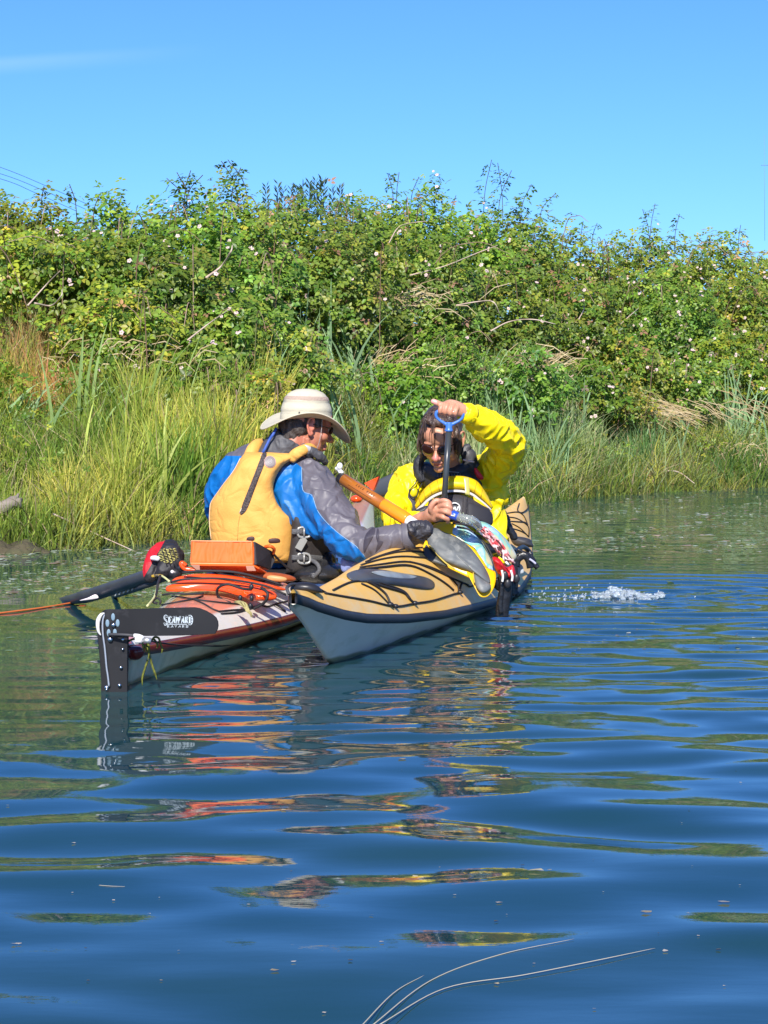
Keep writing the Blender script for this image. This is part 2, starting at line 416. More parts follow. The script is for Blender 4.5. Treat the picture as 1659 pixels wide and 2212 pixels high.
cane_m = pmat('bramble_cane', (.20, .13, .075), .8, col2=(.36, .26, .18), vscale=6)
greencane_m = pmat('green_cane', (.13, .15, .05), .6, col2=(.20, .10, .07), vscale=4)
def flower_mesh():
    V, F, mi = [], [], []
    for k in range(5):
        v, f = leaflet(.020, 1.05, ang=k * 2 * math.pi / 5, fold=-.1); n = len(V); V += [(x, y, z + .004) for x, y, z in v]; F += [tuple(i + n for i in t) for t in tri(f)]; mi += [0] * len(tri(f))
    v, f = ellipsoid((0, 0, .004), (.005, .005, .004), nu=6, nv=4); n = len(V); V += [tuple(p) for p in v]; F += [tuple(i + n for i in q) for q in f]; mi += [1] * len(f)
    me = bpy.data.meshes.new('flower'); me.from_pydata(V, [], F); me.materials.append(petal_m); me.materials.append(pist_m); me.polygons.foreach_set('material_index', mi); return me
FLOWER = flower_mesh()
LEAFMESH = []
for i in range(14):
    v = TRI[0].copy(); me = bpy.data.meshes.new('leaf'); me.from_pydata(v.tolist(), [], TRI[1].tolist()); me.materials.append(leaf_m)
    a = me.attributes.new('col', 'FLOAT_COLOR', 'POINT'); c = greens(1)[0]; a.data.foreach_set('color', np.tile([*c, 1], len(v)).astype(np.float32)); LEAFMESH.append(me)
def put(name, me, parent, P, M3, s):
    o = bpy.data.objects.new(name, me); COL.objects.link(o); o.parent = parent
    M = Matrix(M3.tolist()).to_4x4() @ Matrix.Scale(s, 4); M.translation = Vector(P) - OFF[parent.name]; o.matrix_local = M; return o
def solve(px, t):
    d = 16.0
    for _ in range(30): d = float(shore_y((px - 829.5) / FPX * d)) + t
    return (px - 829.5) / FPX * d, d

NB = [0]
def bramble(px, ytop, t, rx, ry, h, label, dens=1.0, warm=0., nfl=6, shoots=(), nind=150, gap=.0, lsz=1.0):
    """one bramble bush: lumpy shell of three-part leaves over arching canes"""
    NB[0] += 1; g = np.random.default_rng(100 + NB[0]); X, Y = solve(px, t); zt = CAM_H + (835 - ytop - (14 if t > 3.6 else 0)) * Y / FPX
    zg = float(ground_z(X, Y)); zc = zt - h; root = thing('bramble_bush', (X, Y, zg), label, 'bush', 'bramble bushes on the bank')
    n = int(1900 * dens * (rx * ry + rx * h + ry * h) / lsz ** 1.3)
    D = g.normal(size=(n * 2, 3)); D /= np.linalg.norm(D, axis=1, keepdims=True); D = D[(D[:, 2] > -.75) & (D[:, 1] < .55)][:n]; n = len(D)
    lump = .95 + .24 * np.sin(D[:, 0] * 5.2 + NB[0]) * np.sin(D[:, 2] * 6 + 2 * NB[0]) + .16 * np.sin(D[:, 0] * 11 + D[:, 2] * 9 + NB[0]) + .10 * np.sin(D[:, 1] * 13 + D[:, 2] * 15)
    if gap: keep = np.sin(D[:, 0] * 7 + NB[0] * 1.7) * np.sin(D[:, 2] * 8 + NB[0]) > -1 + gap; D, lump = D[keep], lump[keep]; n = len(D)
    rad = lump * (1 - .55 * g.random(n) ** 1.3)
    P = D * rad[:, None] * np.array([rx, ry, h]) + np.array([X, Y, zc]); P += g.normal(0, .035, P.shape)
    gz = ground_z(P[:, 0], P[:, 1]) + .03; P[:, 2] = np.where(P[:, 2] < gz, gz + g.random(n) * .35, P[:, 2])
    nr = D * .55 + np.array([-.12, -.48, .70]) + g.normal(0, .42, (n, 3)); ax = D + g.normal(0, .6, (n, 3)) + np.array([0, 0, -.25])
    FR = rot_frames(nr, ax); S = g.uniform(.034, .064, n) * lsz; C = greens(n, warm, g) * 1.12; dd_ = g.random(n) < .045; C[dd_] = np.array([.36, .25, .12]) * g.uniform(.6, 1.2, (int(dd_.sum()), 1)); C = C * g.uniform(.74, 1.18) * np.array([g.uniform(.88, 1.3), 1, g.uniform(.8, 1.4)])
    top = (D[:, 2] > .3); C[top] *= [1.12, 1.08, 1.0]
    order = np.argsort(P[:, 1] - .3 * P[:, 2]); ind = order[:nind * 3][g.permutation(min(nind * 3, n))[:nind]]; rest = np.setdiff1d(np.arange(n), ind)
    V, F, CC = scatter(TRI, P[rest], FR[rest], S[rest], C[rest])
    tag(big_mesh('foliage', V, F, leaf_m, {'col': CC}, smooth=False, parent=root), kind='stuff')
    for i in ind: put('leaf', LEAFMESH[g.integers(len(LEAFMESH))], root, P[i], FR[i], float(S[i]))
    for k in range(5):
        a = g.uniform(-1, 1); x0 = X + a * rx * .7; y0 = Y - ry * .3 + g.normal(0, .1)
        p = [Vector((x0, y0, float(ground_z(x0, y0))))]; dx = g.normal(0, .5) * rx
        for q in (.35, .7, 1.0): p.append(Vector((x0 + dx * q, y0 - ry * ((1.0 if k < 2 else .55) * q + .1), zc - .1 + (zt - zc) * (.9 * math.sin(q * 2.2)) + g.normal(0, .05))))
        mesh('cane', tube(p, [.0045, .0045, .004, .0025], n=5, k=5), cane_m if k < 2 else greencane_m, root)
    cand = order[:max(60, n // 4)]
    for k in range(nfl):
        i = cand[g.integers(len(cand))]
        q = P[i] + D[i] * .07 + np.array([0, -.05, .03])
        for _ in range(int(g.integers(1, 3))):
            qq = q + g.normal(0, .026, 3); f = rot_frames((D[i] * .4 + np.array([-.3, -.7, .5]) + g.normal(0, .3, 3))[None], g.normal(size=(1, 3)))[0]
            put('flower', FLOWER, root, qq, f, float(g.uniform(.7, 1.15)))
    for (sx, sy, bend) in shoots:
        dd = Y - ry * .2; tip = at(sx, sy, dd); b = Vector((tip.x - bend * .3, dd, zc + h * .6)); mid = (tip + b) / 2 + Vector((-bend * .08, 0, .04))
        line = catmull([b, mid, tip], 8); sv, sf = tube(line, .0038, n=5, k=1)
        ps, fr = [], []
        m = int((tip - b).length / .026)
        for j in range(m):
            q = j / m; p = line[min(int(q * (len(line) - 1)), len(line) - 1)]; az = g.uniform(0, 6.283); out = np.array([math.cos(az), math.sin(az) * .7, g.uniform(-.1, .5)])
            ps.append(np.array(p) + out * g.uniform(.03, .12) * (1.25 - q)); fr.append((out, az))
        ps = np.array(ps); nr = np.array([f[0] * .3 + [0, 0, .9] for f in fr]) + g.normal(0, .3, (m, 3)); ax = np.array([f[0] for f in fr])
        V, F, CC = scatter(TRI, ps, rot_frames(nr, ax), g.uniform(.034, .056, m), greens(m, warm, g) * .9)
        n0 = len(V); V = np.vstack([V, np.array([tuple(p) for p in sv])]); sf = np.array([t for q in sf if len(q) == 4 for t in ((q[0], q[1], q[2]), (q[0], q[2], q[3]))])
        F2 = np.vstack([F, sf + n0]); CC = np.vstack([CC, np.tile([.12, .09, .05], (len(sv), 1))])
        big_mesh('shoot', V, F2, leaf_m, {'col': CC}, smooth=False, parent=root)
    return root

# back row, left to right along the skyline
bramble(-60, 425, 4.6, .75, .6, .70, 'yellowish bramble bush at the far left end of the hedge top', warm=.25, nfl=2)
bramble(60, 418, 4.4, .62, .6, .66, 'rounded pale green bramble bush just right of where the overhead cables meet the hedge', warm=.25, nfl=2, shoots=((95, 402, .1), (150, 398, -.2)))
bramble(190, 432, 4.2, .60, .6, .66, 'low pale green bramble bush left of the tall leafy shoots', warm=.15, nfl=4, shoots=((215, 420, .2),))
bramble(300, 438, 4.1, .50, .6, .60, 'bramble bush with pale blossoms below the sky gap at upper left', nfl=8, shoots=((262, 425, .1),))
bramble(400, 420, 4.1, .50, .45, .40, 'loose open bramble with sky showing through its leafy shoots', dens=.55, nfl=4, shoots=((360, 385, -.5), (382, 372, -.3), (412, 368, .2), (438, 378, .5), (395, 392, -.2)))
bramble(520, 398, 4.2, .55, .6, .62, 'bramble bush topped by the tallest leafy shoot on the left', nfl=6, shoots=((478, 348, -.5), (492, 345, -.6), (520, 362, .3)))
bramble(660, 412, 4.2, .62, .6, .64, 'bramble bush in front of the spiky dark conifer top', nfl=10)
bramble(790, 420, 4.3, .50, .6, .64, 'bramble bush with blossoms between the conifer top and the bare twigs', nfl=8, shoots=((760, 418, .2),))
bramble(890, 408, 4.3, .55, .6, .66, 'dark leaved bramble bush with several short shoots above the man in the hat', nfl=8, shoots=((838, 376, -.2), (862, 372, .1), (905, 382, .3), (950, 400, .2)))
bramble(1010, 440, 4.2, .50, .6, .62, 'bramble bush above the yellow jacketed paddler left of the tall shoots', nfl=6, shoots=((985, 422, .2),))
bramble(1110, 432, 4.0, .55, .6, .70, 'bramble bush carrying the tallest shoots right of centre', nfl=8, shoots=((1062, 345, .3), (1075, 352, -.2), (1105, 368, .5), (1148, 398, .4), (1200, 418, .6)))
bramble(1240, 488, 3.9, .62, .6, .66, 'bramble bush in the dip of the hedge right of the tallest shoots', warm=.1, nfl=8, shoots=((1260, 478, .1), (1290, 482, .2)))
bramble(1400, 494, 3.9, .68, .6, .66, 'bramble bush with one upright shoot standing over the right side hedge', warm=.15, nfl=8, shoots=((1415, 440, .2), (1388, 452, -.3), (1468, 462, .2)))
bramble(1550, 503, 3.9, .66, .6, .66, 'bramble bush below the thin grass seed heads at right', warm=.2, nfl=8, shoots=((1600, 486, .1),))
bramble(1710, 512, 4.0, .70, .6, .66, 'bramble bush at the far right end of the hedge top', warm=.25, nfl=6)
# middle row
bramble(-40, 500, 3.5, .8, .6, .36, 'grassy looking bramble on the slope at the far left', warm=.3, nfl=3)
bramble(160, 500, 3.4, .70, .6, .38, 'bright leaved bramble mound on the upper left slope', warm=.15, nfl=6)
bramble(340, 520, 3.1, .60, .6, .46, 'bramble mound on the left slope with a dark hollow at its right side', nfl=8, gap=.25)
bramble(520, 520, 3.0, .55, .6, .62, 'bramble mound beside the dark hollow and the bare twig', nfl=6, gap=.45)
bramble(700, 500, 3.1, .70, .6, .60, 'wide bramble mound behind the tall blue green reeds', nfl=8, gap=.2)
bramble(900, 505, 3.0, .62, .6, .60, 'bramble mound crossed by bare arching canes above centre', nfl=10, gap=.2)
bramble(1080, 560, 2.6, .60, .6, .75, 'dark shaded bramble mound with tangled bare twigs right of centre', nfl=6, gap=.45)
bramble(1250, 590, 2.5, .62, .6, .70, 'deep green bramble mound with hollows beneath the blossoms at right', nfl=14, gap=.35)
bramble(1430, 590, 2.7, .70, .6, .65, 'bramble mound covered in many pale blossoms at right', warm=.15, nfl=20)
bramble(1620, 600, 2.8, .75, .6, .65, 'blossoming bramble mound at the right edge', warm=.2, nfl=18)
# low bushes in the grass
bramble(470, 640, 2.3, .45, .45, .45, 'low bramble patch growing out of the slope left of the hat', nfl=8)
bramble(250, 620, 2.5, .5, .5, .40, 'low leafy patch among the grasses on the left slope', warm=.1, nfl=4)
bramble(545, 790, 1.0, .36, .35, .40, 'bright yellow green leafy bush just behind the brim of the hat', warm=.35, nfl=0, lsz=.9)
bramble(620, 690, 1.9, .42, .4, .45, 'bramble patch above the hat with yellowing leaves', warm=.25, nfl=4)
bramble(960, 700, 1.6, .40, .4, .40, 'narrow leafed bush in the grass above the raised hand', nfl=2, lsz=.7)
bramble(1340, 720, 1.7, .55, .5, .45, 'low bramble spilling onto the reeds at right', warm=.2, nfl=6, gap=.3)
bramble(1570, 720, 1.9, .55, .5, .40, 'low bramble behind the tall reeds at the right edge', warm=.2, nfl=8, gap=.3)
bramble(1350, 835, .9, .30, .3, .22, 'small lime green plant beside the fallen straw', warm=.35, nfl=0, lsz=.7)

bramble(860, 770, 1.35, .42, .4, .42, 'dark bramble mound hanging low between the hat and the raised hand', nfl=2, gap=.45)
bramble(1130, 745, 1.15, .45, .4, .42, 'bramble mound low on the bank with deep shade beneath, above the bent elbow', nfl=4, gap=.5)
bramble(1265, 770, 1.2, .40, .4, .36, 'small bramble mound between two reed clumps right of the elbow', nfl=4, gap=.4)
bramble(430, 745, 1.7, .42, .4, .38, 'bramble mound low on the left slope beside the tall sedge', nfl=3, gap=.35)
bramble(1480, 770, 1.3, .40, .4, .32, 'bramble mound right of the bleached straw heap', nfl=6, gap=.4)
# conifer top behind the hedge
def conifer():
    X, Y = solve(680, 7.5); g = np.random.default_rng(5); base = float(ground_z(X, Y))
    root = thing('conifer_tree', (X, Y, base), 'dark spiky conifer top poking up behind the brambles', 'tree')
    mesh('trunk', tube([(X, Y, base), (X + .05, Y, base + .7)], [.05, .03], n=7, k=1), cane_m, root)
    P, FRn, FRa = [], [], []
    for (sx, sy) in ((575, 402), (600, 398), (628, 408), (640, 404), (655, 398), (668, 394), (682, 392), (695, 386), (700, 392), (718, 408), (735, 404), (612, 410), (648, 410), (676, 402), (690, 400)):
        tip = np.array(at(sx, sy, Y)); n = 46
        for q in np.linspace(0, 1, n):
            az = g.uniform(0, 6.283); P.append(tip - np.array([0, 0, .45]) * q); FRa.append([math.cos(az) * .6, math.sin(az) * .6, .8]); FRn.append([math.sin(az), -math.cos(az), .3])
    P = np.array(P); C = np.tile([.05, .085, .045], (len(P), 1)) * g.uniform(.7, 1.3, (len(P), 1))
    needle = (np.array([(0, 0, 0), (.12, .5, 0), (0, 1, 0), (-.12, .5, 0)]), np.array([(0, 1, 2), (0, 2, 3)]))
    V, F, CC = scatter(needle, P, rot_frames(np.array(FRn), np.array(FRa)), np.full(len(P), .075), C)
    tag(big_mesh('crown', V, F, grass_m, {'col': CC}, smooth=False, parent=root), kind='stuff')
conifer()

# ------------------------------------------------------------------ grass
def blades(P, H, LEAN, W, C, droop=.35, seg=4, twist=None):
    """curved tapering blades; LEAN = horizontal lean vectors at the tip (in blade lengths)"""
    n = len(P); g = rng; az = g.uniform(-1.1, 1.1, n) if twist is None else twist; side = np.stack([np.cos(az), np.sin(az), np.zeros(n)], 1)
    V = []
    for i in range(seg + 1):
        q = i / seg; c = P + np.stack([LEAN[:, 0] * H * q ** 1.8, LEAN[:, 1] * H * q ** 1.8, H * (q - droop * np.hypot(LEAN[:, 0], LEAN[:, 1]) * q ** 2.6)], 1)
        w = (W * (1 - q ** 1.8) * .5 + W * .04)[:, None] * side
        V += [c - w, c + w]
    V = np.stack(V, 1); k = 2 * (seg + 1); base = (np.arange(n) * k)[:, None]
    fs = [np.concatenate([base + 2 * i, base + 2 * i + 1, base + 2 * i + 3, base + 2 * i + 2], 1) for i in range(seg)]
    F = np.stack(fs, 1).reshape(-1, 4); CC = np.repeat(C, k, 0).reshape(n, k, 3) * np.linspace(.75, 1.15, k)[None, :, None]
    return V.reshape(-1, 3), F, CC.reshape(-1, 3)
def field(name, label, n, xr, tr, hr, w, pal, lean=.35, wind=(0, 0), patch=None, droop=.35, seg=4, m=None, seed=0):
    g = np.random.default_rng(500 + seed); x = g.uniform(*xr, n * 2); t = g.uniform(*tr, n * 2); y = shore_y(x) + t
    cl = np.sin(x * 5.3 + seed) * np.sin(y * 4.1 + seed * 2) * .5 + .5 * np.sin(x * 12 + y * 7); keep = g.random(n * 2) < (.35 + .65 * (cl > -.15))
    if patch is not None: keep &= patch(x, t, g.random(n * 2))
    x, t, y = x[keep][:n], t[keep][:n], y[keep][:n]; n = len(x)
    z = ground_z(x, y) - .02; P = np.stack([x, y, z], 1)
    H = g.uniform(*hr, n) * (.75 + .35 * np.sin(x * 3.1 + seed)**2); L = g.normal(0, lean, (n, 2)) + np.array(wind)
    pal = np.array(pal); C = pal[g.integers(len(pal), size=n)] * g.uniform(.7, 1.3, (n, 1))
    q = np.sin(x * 2.3 + y * 1.1 + seed) * np.sin(y * 3.1 - x * 1.7) + .6 * np.sin(x * 7.1 + seed) * np.sin(y * 6.3); C = C * (1 + .28 * q[:, None]) * np.stack([1 + .30 * np.clip(q, -1, 1), np.ones(n), 1 + .2 * q], 1)
    dead = g.random(n) < .07; C[dead] = np.array([.30, .24, .13]) * g.uniform(.7, 1.3, (int(dead.sum()), 1))
    V, F, CC = blades(P, H, L, g.uniform(.6, 1.4, n) * w, C, droop, seg)
    o = big_mesh(name, V, F, m or grass_m, {'col': CC}, smooth=False, origin=(float(x.mean()), float(y.mean()), 0)); return tag(o, label, 'grass', kind='stuff')
YG = [(.30, .36, .055), (.24, .32, .05), (.36, .39, .08), (.18, .25, .045)]
BG = [(.18, .27, .10), (.24, .33, .14), (.13, .21, .07), (.29, .36, .17)]
DG = [(.11, .17, .045), (.16, .22, .05), (.20, .24, .06), (.085, .14, .045)]
DRY = [(.36, .28, .16), (.42, .34, .21), (.30, .22, .12), (.24, .19, .08)]
lt = lambda x, t, r: r < np.clip(1.15 - t / 3.2, 0, 1)
field('grass', 'bright yellow green grass tufts on the left bank down to the water', 14000, (-3.6, -.4), (-.1, 2.6), (.24, .52), .010, YG, .30, patch=lambda x, t, r: r < np.where(x < -1.2, .95, .45), seed=1)
field('grass', 'dull green grass covering the foot of the bank', 16000, (-4.5, 6.0), (-.15, 2.4), (.16, .40), .007, DG + YG[:1], .5, seed=2)
field('grass', 'mixed green grass on the right bank between reeds and water', 17000, (-.2, 6.5), (-.15, 2.6), (.20, .52), .011, YG + DG + BG, .42, patch=lt, seed=3)
field('grass', 'taller wispy grass standing on the middle of the slope', 8000, (-3.8, 2.6), (1.2, 3.6), (.25, .55), .008, BG + YG + DG, .3, seed=4)
field('grass', 'dry tan stems mixed through the grass on the bank', 3800, (-4.5, 6.5), (-.1, 3.6), (.2, .6), .006, DRY, .6, m=dry_m, seed=5)
field('grass', 'rusty brown seeding grass on the slope at the far left', 5200, (-4.4, -1.7), (1.9, 3.6), (.25, .55), .007, [(.34, .19, .08), (.30, .22, .07), (.38, .25, .12)], .25, seed=6)
field('grass', 'short grass fringe trailing in the shallows along the shoreline', 8000, (-4.5, 6.5), (-.35, .25), (.12, .30), .006, YG + DG, .7, seed=7)
field('grass', 'tall bright sedge in front of the leafy bush left of the man', 3200, (-1.75, -.75), (.2, 1.7), (.5, .95), .013, YG, .22, seed=8)
field('grass', 'straw coloured trampled grass by the right shoreline', 1600, (2.4, 5.0), (0, .6), (.12, .3), .007, DRY + YG, .7, m=dry_m, seed=9)
field('grass', 'bluish grass on the bank just above the raised yellow arm', 5200, (.1, 2.7), (.3, 2.2), (.35, .75), .013, BG, .25, seed=12)
# broad leaved weeds mixed through the grass
def herbs(n, label, xr, tr, hr, ls, warm, seed, thr=.0):
    g = np.random.default_rng(seed); x = g.uniform(*xr, n * 3); t = g.uniform(*tr, n * 3); y = shore_y(x) + t
    k = np.sin(x * 3.3 + seed) * np.sin(y * 2.7 + seed) + .5 * np.sin(x * 9 + y * 5) > thr; x, y, t = x[k][:n], y[k][:n], t[k][:n]; n = len(x)
    P = np.stack([x, y, ground_z(x, y) + g.uniform(*hr, n)], 1); nr = g.normal(0, .45, (n, 3)) + np.array([-.1, -.35, .8]); ax = g.normal(0, 1, (n, 3))
    V, F, CC = scatter(TRI, P, rot_frames(nr, ax), g.uniform(*ls, n), greens(n, warm, g)); tag(big_mesh('undergrowth', V, F, leaf_m, {'col': CC}, False, (float(x.mean()), float(y.mean()), 0)), label, 'undergrowth', kind='stuff')
herbs(13000, 'leafy undergrowth creeping over the upper slope', (-4.5, 6.5), (1.6, 4.6), (.05, .55), (.03, .055), .1, 31, -.3)
herbs(3500, 'low broad leaved weeds among the grasses near the water', (-4.5, 6.5), (.1, 2.0), (.05, .38), (.02, .04), .25, 32, .15)
herbs(9000, 'taller leafy growth closing the hedge from behind', (-5, 7), (4.2, 5.6), (.05, .85), (.035, .06), .1, 33, -2)
# fallen straw
def straw(n, px, py, t, spread, ln, ang, label, seed):
    g = np.random.default_rng(seed); X, Y = solve(px, t); Z = CAM_H + (835 - py) * Y / FPX
    P = np.stack([X + g.normal(0, spread, n), Y + g.normal(0, .12, n), Z + g.normal(0, .06, n)], 1); a = ang + g.normal(0, .22 if n > 125 else .6, n); L = g.uniform(.5, 1.1, n) * ln
    A = np.stack([np.cos(a), g.normal(0, .2, n), np.sin(a)], 1) * L[:, None]; V = []
    for q in (-.5, 0, .5):
        c = P + A * q + np.array([0, 0, 1]) * (.04 * (1 - 4 * q * q)); w = np.array([0, 0, .0035 * (1.2 - abs(q))]); V += [c - w, c + w]
    V = np.stack(V, 1); b = (np.arange(n) * 6)[:, None]; F = np.concatenate([b + np.array([0, 2, 3, 1]), b + np.array([2, 4, 5, 3])], 0)
    C = np.array(DRY)[g.integers(4, size=n)] * g.uniform(.9, 1.5, (n, 1))
    tag(big_mesh('dry_straw', V.reshape(-1, 3), F, dry_m, {'col': np.repeat(C, 6, 0)}, False, (X, Y, Z - .1)), label, 'straw', kind='stuff')
straw(130, 1390, 895, .9, .28, .55, -.28, 'heap of bleached fallen straw lying across the right bank', 61)
straw(60, 880, 655, 2.0, .25, .3, .2, 'thin dead stems caught in the brambles above the hat', 62)
straw(55, 1150, 790, 1.5, .2, .45, .5, 'grey dead stems under the dark bramble mound', 63)
straw(40, 1560, 890, .7, .3, .4, -.5, 'a few bleached stems among the reeds at right', 64)

straw(45, 250, 770, 1.9, .30, .22, .3, 'reddish tan dead stems in a bare patch on the left slope', 65)
straw(70, 870, 790, 1.3, .2, .3, .9, 'tan dead stems in the grass between hat and raised hand', 66)
straw(60, 1620, 980, .15, .25, .2, 1.2, 'brown dead grass tuft at the right shoreline', 67)
# ------------------------------------------------------------------ tall flat reeds, each clump a thing and each blade a part
def reeds(px, t, n, h, spread, label, wind=.15, col=(.17, .26, .13), seed=0, w=.025):
    g = np.random.default_rng(900 + seed); X, Y = solve(px, t); zg = float(ground_z(X, Y))
    root = thing('reed_clump', (X, Y, zg - .02), label, 'reeds', 'tall flat leaved reed clumps on the bank')
    for i in range(n):
        x = X + g.normal(0, spread); y = Y + g.normal(0, spread * .5); z = float(ground_z(x, y)) - .02
        V, F, CC = blades(np.array([[x, y, z]]), np.array([h * g.uniform(.6, 1.1)]), np.array([[wind + g.normal(0, .22), g.normal(0, .15)]]), np.array([w * g.uniform(.7, 1.3)]),
                          np.array([col]) * g.uniform(1.1, 2.0), droop=.5, seg=7, twist=np.array([g.uniform(-.6, .6)]))
        big_mesh('blade', V, F, grass_m, {'col': CC}, False, parent=root)
    return root
reeds(690, 2.5, 16, 1.05, .16, 'blue green reeds growing in front of the brambles upper centre', -.12, seed=1)
reeds(790, 2.4, 12, 1.0, .14, 'pale reeds right of the upper centre clump', -.2, seed=2)
reeds(740, 1.2, 14, 1.15, .12, 'long reeds rising right above the hat', -.3, seed=3)
reeds(860, 1.1, 10, .85, .14, 'short reeds between the hat and the raised hand', .1, seed=4)
reeds(1120, .9, 18, .95, .18, 'reeds right behind the bent yellow elbow', -.15, seed=5)
reeds(1220, 1.2, 16, .95, .18, 'reeds leaning left in front of the dark bramble hollow', -.35, seed=6)
reeds(1360, 1.3, 14, .95, .15, 'reeds with arching blades above the fallen straw', -.4, seed=7)
reeds(1480, 1.2, 14, .95, .15, 'reeds arching over near the right end of the straw heap', -.35, seed=8)
reeds(1610, .8, 26, 1.05, .16, 'dense upright reeds at the right edge of the bank', -.05, seed=9)
reeds(1560, 1.9, 8, 1.0, .15, 'thin reeds sticking out of the brambles at the right', -.1, seed=10)
reeds(200, 1.6, 12, .8, .25, 'reeds in the grass on the left slope', .25, (.2, .28, .1), seed=11)
reeds(30, 1.9, 22, .7, .25, 'drooping pale reeds at the left edge', .5, (.2, .3, .14), seed=12)
reeds(1010, .5, 12, .75, .14, 'reeds low behind the pump handle', .1, (.18, .27, .12), seed=13)
reeds(410, 1.2, 12, 1.0, .2, 'scattered tall reeds left of the man', .15, (.2, .28, .08), seed=14)
reeds(600, 1.5, 12, 1.1, .16, 'tall reeds rising behind the left side of the hat', .1, seed=16)
reeds(830, 1.8, 12, 1.0, .14, 'pale reeds on the slope straight above the white pump end', -.2, seed=17)
reeds(1050, 1.3, 14, 1.0, .16, 'upright reeds above the raised yellow sleeve', -.1, seed=18)
reeds(1180, .4, 14, .8, .14, 'reeds near the water right of the bent elbow', .1, seed=19)
reeds(1430, .5, 12, .75, .2, 'short pale reeds near the water below the right end of the straw', -.2, seed=20)
reeds(300, .5, 16, .8, .2, 'yellowish reeds at the waterline on the left', .1, (.26, .3, .07), seed=21)
reeds(1300, .6, 10, .6, .2, 'short reeds below the fallen straw', .1, (.18, .26, .1), seed=15)

# bare arching twigs
tw_m = pmat('bare_twig', (.42, .30, .22), .8, col2=(.55, .44, .36), vscale=5)
def twig(pts, t, r, label):
    X, Y = solve(pts[0][0], t); P = [at(x, y, Y + .15 * math.sin(i * 2)) for i, (x, y) in enumerate(pts)]
    tag(mesh('twig', tube(P, [r] + [r * .7] * (len(P) - 2) + [r * .4], n=6, k=6), tw_m), label, 'twig', 'bare twigs lying over the brambles')
twig([(445, 600), (478, 575), (498, 545), (502, 530)], 2.2, .010, 'curved bare twig in the dark hollow upper left')
twig([(60, 660), (100, 615), (130, 585)], 2.2, .007, 'thin straight twig on the rusty grass at left')
twig([(75, 655), (110, 660), (132, 640), (134, 625)], 2.2, .007, 'hooked twig lying low on the left slope')
twig([(885, 595), (960, 575), (1035, 545), (1075, 530)], 2.5, .007, 'long pale cane slanting up to the right over the central brambles')
twig([(985, 660), (1030, 652), (1065, 652), (1080, 680)], 1.7, .008, 'grey twig hooking down over the dark mound')
twig([(1060, 715), (1100, 695), (1150, 690), (1200, 700)], 1.6, .008, 'twisted grey branch in the dark mound right of centre')
twig([(1250, 690), (1262, 665), (1258, 640)], 1.6, .006, 'upright curled twig beside the dark mound')
twig([(840, 525), (862, 490), (900, 480), (925, 478)], 2.5, .006, 'arched brown cane high in the centre')
twig([(405, 735), (450, 700), (500, 665)], 1.2, .007, 'long thin twig slanting up behind the man')
twig([(1405, 1022), (1460, 1018), (1500, 1044)], .1, .008, 'bleached bent stick at the foot of the right bank')
twig([(1642, 1000), (1644, 1060)], -.05, .009, 'short upright stake at the right shoreline')
twig([(1340, 700), (1380, 665)], 1.6, .006, 'short slanted twig below the blossoms at right')
twig([(115, 1110), (200, 1150), (300, 1195)], .0, .006, 'long dry stem drooping to the water at left')

# log and muddy hump at the left
bark = pmat('weathered_log', (.16, .125, .10), .9, col2=(.26, .22, .19), vscale=9, bump=.9, bscale=16, bdist=.012, stretch=(.3, 1, 1))
X, Y = solve(0, .15)
lg = tube([at(-90, 1105, Y), at(-30, 1098, Y - .03), at(20, 1090, Y - .06), at(46, 1088, Y - .06)], [.05, .048, .042, .03], n=14, k=5)
lv = np.array([tuple(p) for p in lg[0]]); lv += rng.normal(0, .004, lv.shape); lv[:, 2] += .012 * np.sin(lv[:, 0] * 30)
lo = thing('driftwood_log', at(-20, 1115, Y), 'weathered grey driftwood log sticking out of the left bank', 'log')
mesh('trunk', (lv, lg[1]), bark, lo)
mesh('branch_stub', tube([at(25, 1088, Y - .06), at(36, 1074, Y - .06), at(40, 1066, Y - .05)], [.018, .013, .005], n=8), bark, lo)
hump = ellipsoid(at(25, 1196, float(shore_y(-2.3)) - .12), (.24, .18, .07), nu=30, nv=14)
hv = np.array([tuple(p) for p in hump[0]]); hv = hv + .02 * np.sin(hv[:, [1, 2, 0]] * 37) + rng.normal(0, .004, hv.shape)
tag(mesh('mud_mound', (hv, hump[1]), earth), 'small grey mud hump at the waterline on the left', 'mud')

# floating scum, leaves and seeds on the still back water
def specks(n, fn, size, pal, label, seed, z=.002):
    g = np.random.default_rng(seed); P = fn(g, n); n = len(P); P = np.column_stack([P, water_z(P[:, 0], P[:, 1]) + z])
    a = g.uniform(0, 6.283, n); k = 5; V = []
    S = size * g.lognormal(0, .5, n)
    for j in range(k):
        q = a + j * 2 * math.pi / k; rr = S * g.uniform(.5, 1, n); V.append(P + np.stack([np.cos(q) * rr * 1.6, np.sin(q) * rr, g.uniform(0, .35, n) * S], 1))
    V = np.stack(V, 1); b = (np.arange(n) * k)[:, None]; F = np.concatenate([b + np.array([0, 1, 2]), b + np.array([0, 2, 3]), b + np.array([0, 3, 4])], 0)
    C = np.array(pal)[g.integers(len(pal), size=n)] * g.uniform(.8, 1.6, (n, 1))
    return tag(big_mesh('floating_debris', V.reshape(-1, 3), F, grass_m, {'col': np.repeat(C, k, 0)}, False), label, 'debris', kind='stuff')
def zone(px0, px1, py0, py1, power=1.0):
    def f(g, n):
        px = g.uniform(px0, px1, n * 3); py = py0 + (py1 - py0) * g.random(n * 3) ** power; d = 4301 / (py - 835) * 1.0; x = (px - 829.5) / FPX * d
        cl = np.sin(px * .021 + py * .09) + np.sin(py * .31 + px * .013) + .9 * g.normal(size=n * 3); k = (cl > .25) & (d < shore_y(x) + .1) & (d > 2.5); return np.stack([x[k], d[k]], 1)[:n]
    return f
